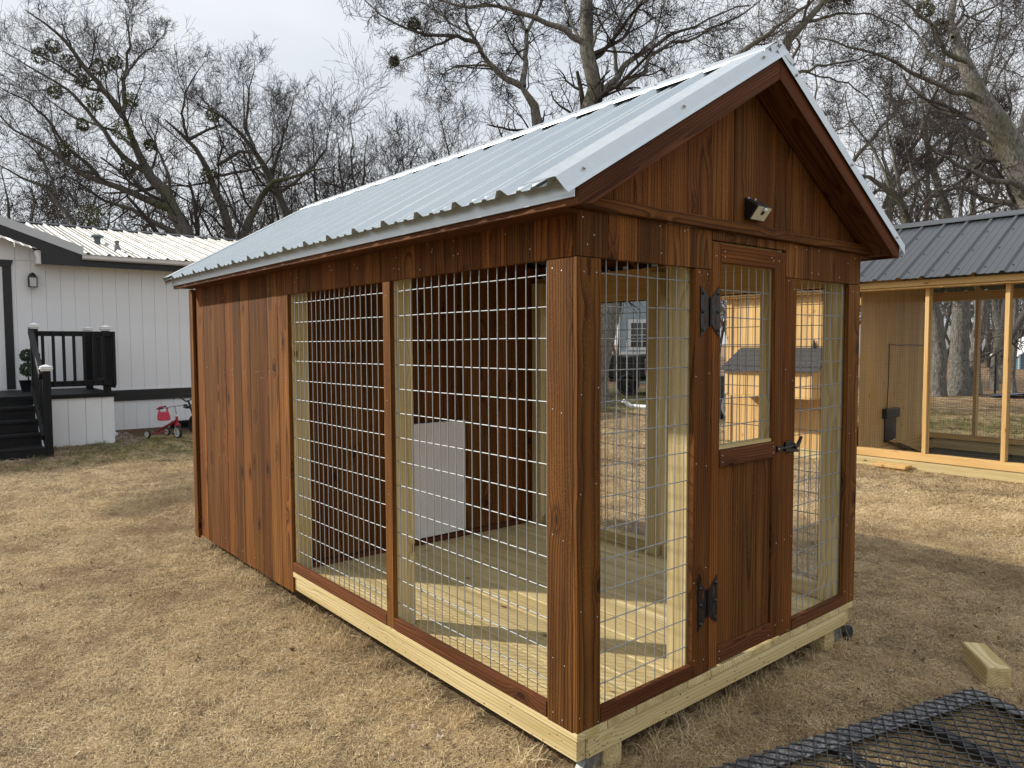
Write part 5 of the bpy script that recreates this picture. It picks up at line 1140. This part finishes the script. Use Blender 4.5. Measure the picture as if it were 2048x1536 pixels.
def scatter(name, pts, scale, meshes, label, cat, tilt=.15, rot=None):
    col = bpy.data.collections.new(name+'_set')
    for i, me in enumerate(meshes): col.objects.link(bpy.data.objects.new('%s_%d' % (name, i), me))
    n = len(pts); me = bpy.data.meshes.new(name); me.vertices.add(n); me.vertices.foreach_set('co', np.asarray(pts, np.float32).ravel())
    r_ = np.random.default_rng(n); rt = np.stack([r_.normal(size=n)*tilt, r_.normal(size=n)*tilt, r_.uniform(0, 6.283, n)], 1) if rot is None else rot
    at_ = me.attributes.new('rot', 'FLOAT_VECTOR', 'POINT'); at_.data.foreach_set('vector', rt.astype(np.float32).ravel())
    at_ = me.attributes.new('scl', 'FLOAT', 'POINT'); at_.data.foreach_set('value', np.asarray(scale, np.float32))
    o = bpy.data.objects.new(name, me); COL.objects.link(o); tag(o, label, cat, kind='stuff')
    ng = bpy.data.node_groups.new(name, 'GeometryNodeTree'); ng.interface.new_socket('Geometry', in_out='INPUT', socket_type='NodeSocketGeometry'); ng.interface.new_socket('Geometry', in_out='OUTPUT', socket_type='NodeSocketGeometry')
    gi = ng.nodes.new('NodeGroupInput'); go = ng.nodes.new('NodeGroupOutput'); ip = ng.nodes.new('GeometryNodeInstanceOnPoints'); ci = ng.nodes.new('GeometryNodeCollectionInfo')
    ci.inputs['Collection'].default_value = col; ci.inputs['Separate Children'].default_value = True; ci.inputs['Reset Children'].default_value = True
    a1 = ng.nodes.new('GeometryNodeInputNamedAttribute'); a1.data_type = 'FLOAT_VECTOR'; a1.inputs['Name'].default_value = 'rot'
    a2 = ng.nodes.new('GeometryNodeInputNamedAttribute'); a2.data_type = 'FLOAT'; a2.inputs['Name'].default_value = 'scl'
    ng.links.new(gi.outputs[0], ip.inputs['Points']); ng.links.new(ci.outputs[0], ip.inputs['Instance']); ip.inputs['Pick Instance'].default_value = True
    ng.links.new(a1.outputs[0], ip.inputs['Rotation']); ng.links.new(a2.outputs[0], ip.inputs['Scale']); ng.links.new(ip.outputs[0], go.inputs[0])
    md = o.modifiers.new('scatter', 'NODES'); md.node_group = ng; return o
def inview(x, y, margin=260):
    d_ = np.stack([x, y, np.full_like(x, G0)], -1)-CAM; z = d_@_f; u = 1024+FPX*(d_@_r)/np.maximum(z, .01); v = 768-FPX*(d_@_u)/np.maximum(z, .01)
    return (z > .2) & (u > -margin) & (u < 2048+margin) & (v < 1536+margin)
def under(x, y):      # spots covered by floors and walls
    return ((x > .05) & (x < 1.78) & (y > .08) & (y < 3.7)) | ((x > CX+.03) & (x < BX-.04) & (y > -2.6) & (y < 4.1)) | (y > 12.1) | ((x < .78) & (x > -1.9) & (y > 10.36)) | ((x < -.15) & (x > -1.9) & (y > 9.3))
def sample(n, r0, r1, pw, seed, keep=None):
    r_ = np.random.default_rng(seed); q = r0+(r1-r0)*r_.uniform(0, 1, n)**pw; th = YAW+r_.uniform(-.86, .86, n); x = CAM[0]+q*np.cos(th); y = CAM[1]+q*np.sin(th)
    k = inview(x, y) & ~under(x, y)
    if keep is not None: k &= keep(x, y, r_)
    x, y = x[k], y[k]; return np.stack([x, y, ground_h(x, y)-.006], 1), np.hypot(x-CAM[0], y-CAM[1]), r_
straw = [clump(i, 84, .06, .038, .00135, (-8, 34), STRAW) for i in range(6)]
def patchy(x, y, r_):
    v = np.sin(3.1*x+1.3*np.sin(2.3*y))*np.sin(2.7*y+1.1*np.sin(3.9*x))+.6*np.sin(9.1*x+2*y)*np.sin(8.3*y-1.7*x); nz = r_.uniform(-1, 1.6, len(x)); bed = (y > 10.7) | ((y > 9.75) & (x < 1.4)); return (v+nz > -.95) & ~bed
P_, dd_, r_ = sample(52000, .9, 7.5, .85, 1, patchy); scatter('dry_grass', P_, r_.uniform(.6, 1.25, len(P_))*np.clip(.75+dd_*.06, .8, 1.4), straw, 'tangled straw coloured winter lawn round the kennel', 'grass')
P_, dd_, r_ = sample(34000, 6.5, 24, 1.2, 2, patchy); scatter('far_dry_grass', P_, r_.uniform(1.2, 2.2, len(P_)), straw[:3], 'matted dry lawn further out', 'grass', tilt=.1)
green = [clump(30+i, 40, .05, .055, .0026, (10, 70), GBLADE) for i in range(3)]
def gkeep(x, y, r_):
    a = (y > 8.3) & (y < 10.4) & (x > -5) & (x < 4); b_ = (x > 9.2) & (x < 14.5) & (y < 7.5); c = (y > 8.6) & (x > 8.3) & (x < 18) & (y < 15); v = np.sin(2.2*x+y)*np.sin(1.9*y-.6*x); s_ = r_.uniform(0, 1, len(x))
    return ((a | b_ | c) & (v+r_.uniform(-1, 1, len(x)) > -.1)) | (s_ < .012)
P_, dd_, r_ = sample(60000, 1.2, 22, .8, 3, gkeep); scatter('green_grass', P_, r_.uniform(.6, 1.2, len(P_))*np.clip(dd_*.12, .6, 1.6), green, 'short green grass by the house and past the coop', 'grass')
# taller weeds along the kennel skirt
r_ = np.random.default_rng(5); n = 220; t_ = r_.uniform(0, 1, n); edge = r_.integers(0, 2, n); X_ = np.where(edge == 0, r_.normal(.0, .05, n), t_*1.9); Y_ = np.where(edge == 0, t_*3.9, r_.normal(.02, .05, n))
tall = [clump(60+i, 26, .04, .09, .0022, (25, 80), STRAW) for i in range(3)]
scatter('edge_grass', np.stack([X_, Y_, ground_h(X_, Y_)], 1), r_.uniform(.5, 1.1, n), tall, 'longer dry grass tufts along the kennel base', 'grass')
# gravel by the porch
def stone_mesh(seed, s_):
    bm = bmesh.new(); bmesh.ops.create_icosphere(bm, subdivisions=1, radius=s_); r_ = np.random.default_rng(seed)
    for v in bm.verts: v.co *= r_.uniform(.7, 1.2); v.co.z *= .6
    me = bpy.data.meshes.new('stone'); bm.to_mesh(me); bm.free(); me.materials.append(GRAV); return me
r_ = np.random.default_rng(8); X_ = r_.uniform(-1.2, 1.5, 9000); Y_ = r_.uniform(8.9, 12.05, 9000); k = ((Y_ > 9.9-.3*np.sin(X_*3)-np.abs(X_-.2)*.25) & (X_ > .0) & (X_ < 1.05) & (Y_ < 10.33)) | ((X_ > .83) & (X_ < 1.2) & (Y_ > 10.0) & (Y_ < 11.7)) | ((Y_ > 8.95+.2*np.sin(X_*5)) & (X_ < .15) & (Y_ < 9.9)) 
X_, Y_ = X_[k], Y_[k]; scatter('gravel', np.stack([X_, Y_, ground_h(X_, Y_)+.004], 1), r_.uniform(.5, 1.3, len(X_)), [stone_mesh(i, .016) for i in range(4)], 'pale gravel strip round the porch and steps', 'gravel', tilt=1.)
# fallen leaves and bits of bark
def leaf_mesh(seed):
    r_ = np.random.default_rng(seed); L_ = .016; me = bpy.data.meshes.new('leaf'); z = r_.uniform(-.004, .006, 6)
    me.from_pydata([(-L_, 0, z[0]), (-L_*.3, -.006, z[1]), (L_*.5, -.005, z[2]), (L_, 0, z[3]), (L_*.4, .006, z[4]), (-L_*.4, .005, z[5])], [], [(0, 1, 5), (1, 2, 4, 5), (2, 3, 4)]); me.materials.append(LEAF); return me
P_, dd_, r_ = sample(2600, 1., 14, .8, 9); P_[:, 2] += .018; scatter('fallen_leaves', P_, r_.uniform(.5, 1.4, len(P_)), [leaf_mesh(i) for i in range(5)], 'small pale fallen leaves and chips scattered over the lawn', 'leaf litter', tilt=.5)
